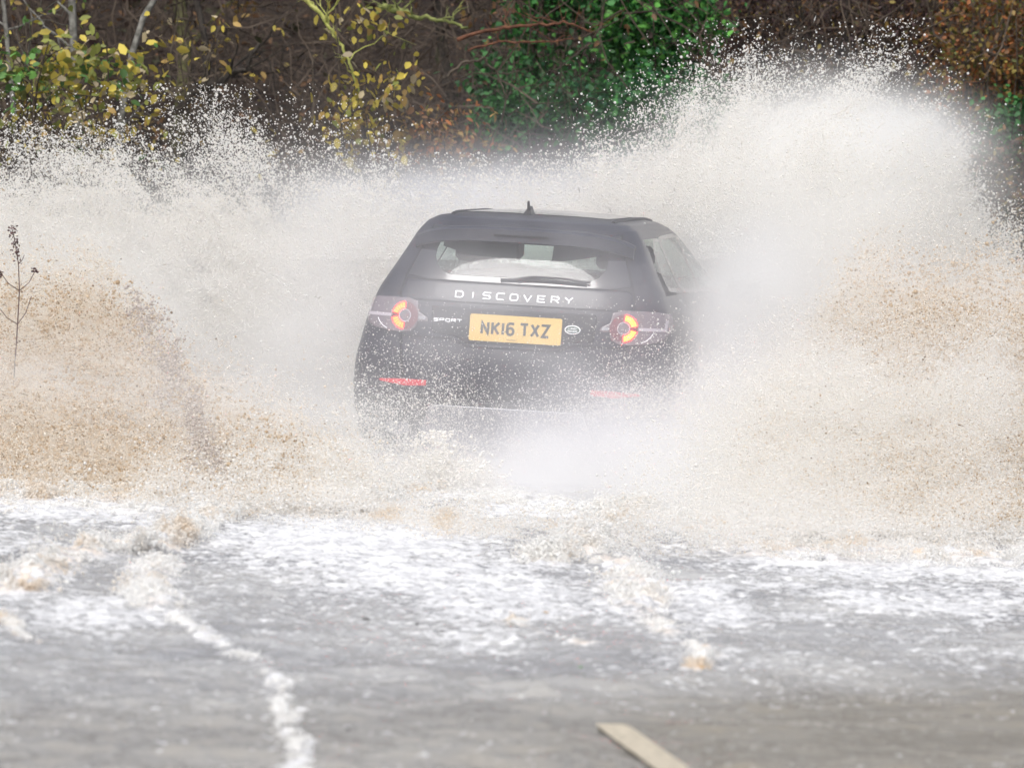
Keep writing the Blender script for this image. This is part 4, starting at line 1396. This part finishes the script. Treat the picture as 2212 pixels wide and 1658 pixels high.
def ligaments(P, rad, col, src, g, name, label):
    n = len(P)
    d = P - src
    d[:, 1] *= .3
    d /= np.linalg.norm(d, axis=1)[:, None]
    d[:, 2] -= g.uniform(0, .9, n)
    d += g.normal(0, .22, (n, 3))
    d /= np.linalg.norm(d, axis=1)[:, None]
    u = np.cross(d, [0, 1, 0]); u /= np.linalg.norm(u, axis=1)[:, None] + 1e-9
    v = np.cross(d, u)
    ln = rad * np.exp(g.normal(1.35, .45, n)); r_ = rad * .62
    bend = v * (g.normal(0, .15, n) * ln)[:, None]
    A = P - d * ln[:, None]; B = P + d * ln[:, None]
    V = np.stack([A, P + u * r_[:, None] + bend, P + v * r_[:, None] + bend, P - u * r_[:, None] + bend, P - v * r_[:, None] + bend, B], 1)
    b = np.arange(n)[:, None] * 6
    F = np.concatenate([b + np.array(t) for t in ((0, 2, 1), (0, 3, 2), (0, 4, 3), (0, 1, 4), (5, 1, 2), (5, 2, 3), (5, 3, 4), (5, 4, 1))])
    o = mesh_np(name, V.reshape(-1, 3), F, Mdrop, smooth=True)
    c = o.data.attributes.new('tint', 'FLOAT_COLOR', 'POINT')
    c.data.foreach_set('color', np.repeat(np.concatenate([col, np.ones((n, 1))], 1)[:, None], 6, 1).astype(np.float32).ravel())
    tag(o, 'drawn-out streaks of water in the ' + ' '.join(label.split()[:10]), kind='stuff')

def mixc(a, b, t): return a[None] * (1 - t[:, None]) + b[None] * t[:, None]
def t_white(px, py, g, n):
    c = mixc(WHITE, CREAM, g.random(n) * .6)
    return c
def t_tan(px, py, g, n):
    cl = fbm(px / 11, py / 9, 5.5, 4, .6)
    t = np.clip(.65 * sstep(.42, .70, cl) + g.normal(0, .22, n), 0, 1)
    c = mixc(CREAM, TAN, t)
    d = (g.random(n) < .05)
    c[d] = MUD
    return c
def t_streak(px, py, g, n):
    return mixc(np.array([.46, .40, .36]), np.array([.66, .60, .56]), g.random(n))

# left fan
plume('water_spray', 1050000, (-400, 1100), (180, 1075),
      [(-300, 420), (0, 400), (120, 345), (240, 335), (330, 350), (440, 300), (540, 310), (620, 380), (720, 420), (830, 440), (900, 520), (1000, 640)],
      3.6, .8, 0.84, t_white, 50, (760, 1090), (-.2, .15), .78, 1.3, 1, grow=.15, src=(-1.0, 3.2, -.3), org=(930, 980),
      label='white spray fan thrown up left of the car')
plume('muddy_spray', 600000, (-400, 860), (500, 1085),
      [(-300, 590), (0, 605), (120, 575), (250, 590), (320, 650), (380, 740), (460, 800), (600, 860), (800, 960)],
      -1.2, .6, .80, t_tan, 30, (1060, 1100), (-.2, 4.2), .8, .8, 2, grow=.2, src=(-.9, -1, -.6), lig=.14, org=(860, 1100),
      label='tan muddy droplets low at the left edge')
plume('silty_spray', 2600, (200, 590), (600, 1040), [(250, 600), (540, 600)], -1.9, .2, 1.6, t_streak, 22, (980, 1040), (0, 4.2), .75, .5, 3,
      dens=lambda px, py: np.exp(-((px - (300 + (py - 620) * .43) + 90 * (fbm(px / 50, py / 50, 8, 3) - .5)) / 30) ** 2),
      label='brown streak of thrown silt slanting through the left splash')
# right fan
plume('water_spray', 1400000, (1050, 2650), (40, 1000),
      [(1150, 470), (1250, 400), (1360, 330), (1450, 275), (1540, 205), (1620, 165), (1700, 175), (1800, 225), (1880, 215), (1980, 250), (2050, 310), (2100, 400), (2160, 500), (2230, 560), (2500, 620)],
      3.8, .8, 0.84, t_white, 52, (720, 1060), (.2, .15), .62, 1.2, 4, grow=.20, src=(1.1, 3.2, -.3), org=(1330, 1000),
      label='tall white spray fan thrown up right of the car')
plume('muddy_spray', 560000, (1560, 2600), (430, 1150),
      [(1650, 800), (1760, 640), (1820, 560), (1880, 520), (1980, 560), (2080, 530), (2212, 560), (2500, 600)],
      -.9, .6, .78, t_tan, 34, (1060, 1160), (.2, 4.4), .7, .9, 5, grow=.2, src=(1.1, -1, -.6), lig=.14, org=(1400, 1180),
      dens=lambda px, py: .25 + .75 * sstep(1650, 2000, px),
      label='tan muddy droplets filling the lower right splash')
plume('fine_spray', 420000, (1300, 2250), (640, 1150), [(1360, 800), (1500, 760), (1700, 700), (2000, 700)],
      -1.2, .5, .80, t_white, 40, (1090, 1165), (0, 3.5), .45, 1.3, 6, dens=lambda px, py: .06 + .94 * sstep(1430, 1800, px), label='fine grey spray drifting right of the rear wheel')
plume('fine_spray', 75000, (690, 1640), (640, 1060), [(740, 760), (900, 800), (1100, 860), (1300, 800), (1560, 760)],
      -.75, .35, .66, t_white, 60, (1000, 1080), (0, 0), .55, 1.3, 7, label='fine spray speckling the back of the car')
plume('fine_spray', 120000, (560, 1660), (330, 560), [(640, 470), (850, 450), (1000, 430), (1250, 420), (1560, 380)],
      3.4, .7, .95, t_white, 40, None, (0, 0), .45, 1.3, 8, label='thin spray hanging over the car roof')
plume('splash', 7000, (800, 1120), (930, 1070), [(800, 1010), (880, 970), (950, 950), (1020, 980), (1120, 1040)],
      -1.6, .25, 1.5, t_white, 14, (1050, 1075), (0, 0), .8, .35, 9, label='coarse splash kicked up behind the left rear wheel')
plume('splash', 80000, (-80, 2300), (1040, 1260), [(-80, 1075), (300, 1075), (560, 1070), (700, 1090), (900, 1080), (1150, 1110), (1340, 1118), (1500, 1125), (1900, 1148), (2300, 1165)],
      -2.5, .35, .95, lambda a, b, g, n: mixc(WHITE, TAN, np.clip(g.normal(.12, .2, n) + .5 * sstep(.5, .75, fbm(a / 60, b / 30, 4)), 0, 1)), 12, (1125, 1210), (-.25, 3.2), .8, .4, 10, label='row of small foam splashes along the edge of the wash')

plume('fine_spray', 80000, (260, 1000), (760, 1100), [(260, 1040), (480, 1000), (640, 960), (760, 960), (900, 1000)],
      -1.6, .5, 1.1, t_white, 40, (1060, 1105), (0, 3.5), .6, 1.0, 11, dens=lambda px, py: 1 - sstep(700, 880, px), label='low white spray left of the rear wheel')
plume('fine_spray', 80000, (1300, 2500), (1000, 1200), [(1300, 1080), (1600, 1070), (2300, 1100)],
      -3.0, .6, .85, t_white, 30, (1115, 1172), (.9, 4), .5, 1.0, 12, dens=lambda px, py: sstep(1380, 1800, px), label='low white spray along the water right of the car')
def t_clot(px, py, g, n):
    return mixc(TAN * .95, np.array([.46, .33, .20]), g.random(n))
plume('mud_clots', 9000, (-200, 700), (560, 1070), [(-200, 600), (0, 620), (120, 600), (250, 610), (320, 680), (450, 820), (700, 960)],
      -1.9, .2, 1.7, t_clot, 24, (1040, 1080), (-.2, 4.2), .97, .22, 21, ramp_d=60, label='larger tan clots of muddy water in the left splash')
plume('mud_clots', 8000, (1700, 2400), (460, 1140), [(1700, 700), (1820, 560), (1880, 500), (1980, 540), (2080, 520), (2400, 560)],
      -1.6, .2, 1.6, t_clot, 24, (1100, 1150), (.2, 4.4), .97, .20, 22, ramp_d=60, dens=lambda px, py: .1 + .9 * sstep(1750, 2100, px), label='larger tan clots of muddy water in the right splash')

def foam_ridges():
    g = np.random.default_rng(321)
    PP, RR, CC_ = [], [], []
    for pts, h, wd, s_, tn in RIDGES:
        W = [ground(*p) for p in pts]
        for a, b in zip(W[:-1], W[1:]):
            l = (b - a).length
            n = int(l * (15000 if a.y > -12 else 4500) * s_ * (.5 + min(h, .1) * 14) * (wd / .1) ** .7)
            t = g.random(n)
            x = a.x + (b.x - a.x) * t + g.normal(0, wd * .55, n)
            y = a.y + (b.y - a.y) * t + g.normal(0, wd * .9, n)
            k = fbm(x * 8, y * 5, 2.2, 3, .6)
            keep = g.random(n) < sstep(.40, .62, k) * 1.0
            hh = .8 * h * (.2 + 1.6 * sstep(.42, .75, k)) 
            z = .012 + hh * g.random(n) ** .8 * np.exp(-((t * 0)))
            z = np.where(g.random(n) < .04, z + g.exponential(h * .7, n), z)
            r_ = np.exp(g.normal(0, .45, n)) * .0029
            c = mixc(WHITE * .97, TAN, np.clip(tn * sstep(.50, .85, fbm(x * 6, y * 4, 9.1, 3)) + g.normal(0, .08, n), 0, 1))
            PP.append(np.stack([x, y, z], -1)[keep]); RR.append(r_[keep]); CC_.append(c[keep])
    droplets('foam', np.concatenate(PP), np.concatenate(RR), np.concatenate(CC_), 'ragged ridges of white and tan foam left by the wheels on the water')
foam_ridges()

# ------------------------------------------------------------------ mist
# blobs of fine mist: (px, py, depth, sx, sy, sz in metres, density per metre)
MIST = [
    (1100, 690, -1.0, 1.35, .6, .66, .43),
    (1250, 1000, -1.0, .85, .70, .24, .85),
    (1080, 1030, -.9, .60, .60, .18, 1.0),
    (1430, 960, -.7, .65, .80, .38, .9),
    (1600, 800, .9, .50, .80, .45, 1.8),
    (1690, 590, 3.2, .58, .8, .46, 4.4),
    (1610, 660, .8, .32, .6, .45, 1.0),
    (1790, 420, 3.9, .62, .7, .40, 8.0),
    (1930, 330, 5.0, .40, .6, .28, 2.0),
    (1400, 430, 4.8, .9, .6, .28, 1.2),
    (1000, 430, 4.6, 1.1, .8, .20, .9),
    (1800, 1040, -1.6, 1.3, .7, .26, 1.0),
    (1950, 940, -1.3, 1.0, .6, .35, 1.2),
    (2000, 740, 1.4, 1.0, .6, .42, 1.8),
    (720, 560, 4.6, .60, .6, .42, 1.5),
    (300, 500, 4.9, .8, .6, .28, 1.0),
    (680, 760, 2.6, .36, .7, .42, 1.8),
    (150, 700, 2.2, 1.0, .6, .42, 1.5),
    (120, 900, -1.6, 1.1, .6, .35, 1.1),
    (500, 960, -2.4, .7, .6, .28, 1.3),
    (1106, 1075, -1.5, 3.2, 1.0, .14, 1.0),
    (250, 1040, -1.5, 1.2, .9, .20, .8),
    (1750, 1090, -2.2, 1.4, 1.0, .22, 1.0),
]
def mist(MIST, name, colr, label):
    ng = bpy.data.node_groups.new('mist_field', 'GeometryNodeTree')
    ng.interface.new_socket('Geometry', in_out='INPUT', socket_type='NodeSocketGeometry')
    ng.interface.new_socket('Geometry', in_out='OUTPUT', socket_type='NodeSocketGeometry')
    nd, lk = ng.nodes.new, ng.links.new
    o = nd('NodeGroupOutput')
    pos = nd('GeometryNodeInputPosition')
    tot = None
    def vm(op, a, b=None):
        n = nd('ShaderNodeVectorMath'); n.operation = op
        for i, v in enumerate((a, b)):
            if v is None: continue
            if isinstance(v, (tuple, Vector)): n.inputs[i].default_value = v
            else: lk(v, n.inputs[i])
        return n
    def mm(op, a, b=None):
        n = nd('ShaderNodeMath'); n.operation = op
        for i, v in enumerate((a, b)):
            if v is None: continue
            if isinstance(v, (int, float)): n.inputs[i].default_value = v
            else: lk(v, n.inputs[i])
        return n.outputs[0]
    for px, py, Y, sx, sy, sz, a in MIST:
        c = at(px, py, Y)
        q = vm('SUBTRACT', pos.outputs[0], c).outputs['Vector']
        q = vm('DIVIDE', q, (sx, sy, sz)).outputs['Vector']
        d2 = vm('DOT_PRODUCT', q, q).outputs['Value']
        e = mm('MULTIPLY', mm('EXPONENT', mm('MULTIPLY', d2, -1.0)), a)
        tot = e if tot is None else mm('ADD', tot, e)
    nz = nd('ShaderNodeTexNoise'); nz.inputs['Scale'].default_value = 1.5; nz.inputs['Detail'].default_value = 5; nz.inputs['Roughness'].default_value = .6
    st = vm('MULTIPLY', pos.outputs[0], (1, .6, 1.3)).outputs['Vector']
    lk(st, nz.inputs['Vector'])
    mr = nd('ShaderNodeMapRange'); lk(nz.outputs[0], mr.inputs['Value'])
    mr.inputs['From Min'].default_value = .32; mr.inputs['From Max'].default_value = .68
    mr.inputs['To Min'].default_value = .25; mr.inputs['To Max'].default_value = 1.7
    den = mm('MULTIPLY', tot, mr.outputs[0])
    den = mm('MAXIMUM', mm('SUBTRACT', den, .012), 0) if name != 'mist' else mm('ADD', den, .0005)
    vc = nd('GeometryNodeVolumeCube')
    lk(den, vc.inputs['Density'])
    vc.inputs['Min'].default_value = (-5.5, -4.5, 0.02); vc.inputs['Max'].default_value = (6.0, 8.0, 4.0)
    if name == 'mist': vc.inputs['Min'].default_value = (-3.5, -3.6, 0.02); vc.inputs['Max'].default_value = (4.0, 6.2, 2.6)
    vc.inputs['Resolution X'].default_value = 150; vc.inputs['Resolution Y'].default_value = 110; vc.inputs['Resolution Z'].default_value = 80
    m = bpy.data.materials.new('mist_air'); m.use_nodes = True
    t = m.node_tree; t.nodes.clear()
    ou = t.nodes.new('ShaderNodeOutputMaterial')
    pv = t.nodes.new('ShaderNodeVolumePrincipled')
    pv.inputs['Color'].default_value = colr
    pv.inputs['Density'].default_value = 1.0
    pv.inputs['Anisotropy'].default_value = .0
    t.links.new(pv.outputs[0], ou.inputs['Volume'])
    sm = nd('GeometryNodeSetMaterial'); sm.inputs['Material'].default_value = m
    lk(vc.outputs[0], sm.inputs['Geometry']); lk(sm.outputs[0], o.inputs[0])
    vd = bpy.data.volumes.new(name)
    if name == 'mist': vd.render.clipping = 0
    ob = bpy.data.objects.new(name, vd)
    vd.materials.append(m)
    COL.objects.link(ob)
    md = ob.modifiers.new('mist', 'NODES'); md.node_group = ng
    tag(ob, label, kind='stuff')
mist([b for i, b in enumerate(MIST) if b[2] < -.55 and 700 < b[0] < 1500 or b[1] == 430 and b[0] < 1450], 'mist', (.962, .966, .992, 1), 'cool grey mist veiling the back of the car and its roof')  # bluish sky light is tinted into this mist's scatter colour
mist([b for i, b in enumerate(MIST) if not (b[2] < -.55 and 700 < b[0] < 1500 or b[1] == 430 and b[0] < 1450)], 'spray_mist', (.990, .987, .975, 1), 'dense white mist filling the two splash fans')

GROUPS = {'ivy_bush': 'ivy bushes on the bank', 'evergreen_bush': 'evergreen bushes on the bank', 'bare_hedge': 'bare hedge behind the right splash',
          'red_branch': 'reddish bare branches before the ivy', 'bark_chip': 'dark chips floating on the water', 'floating_leaf': 'leaves floating on the water'}
for o_ in COL.objects:
    if o_.parent is None and 'category' in o_:
        k_ = o_.name.split('.')[0]
        if k_ in GROUPS: o_['group'] = GROUPS[k_]
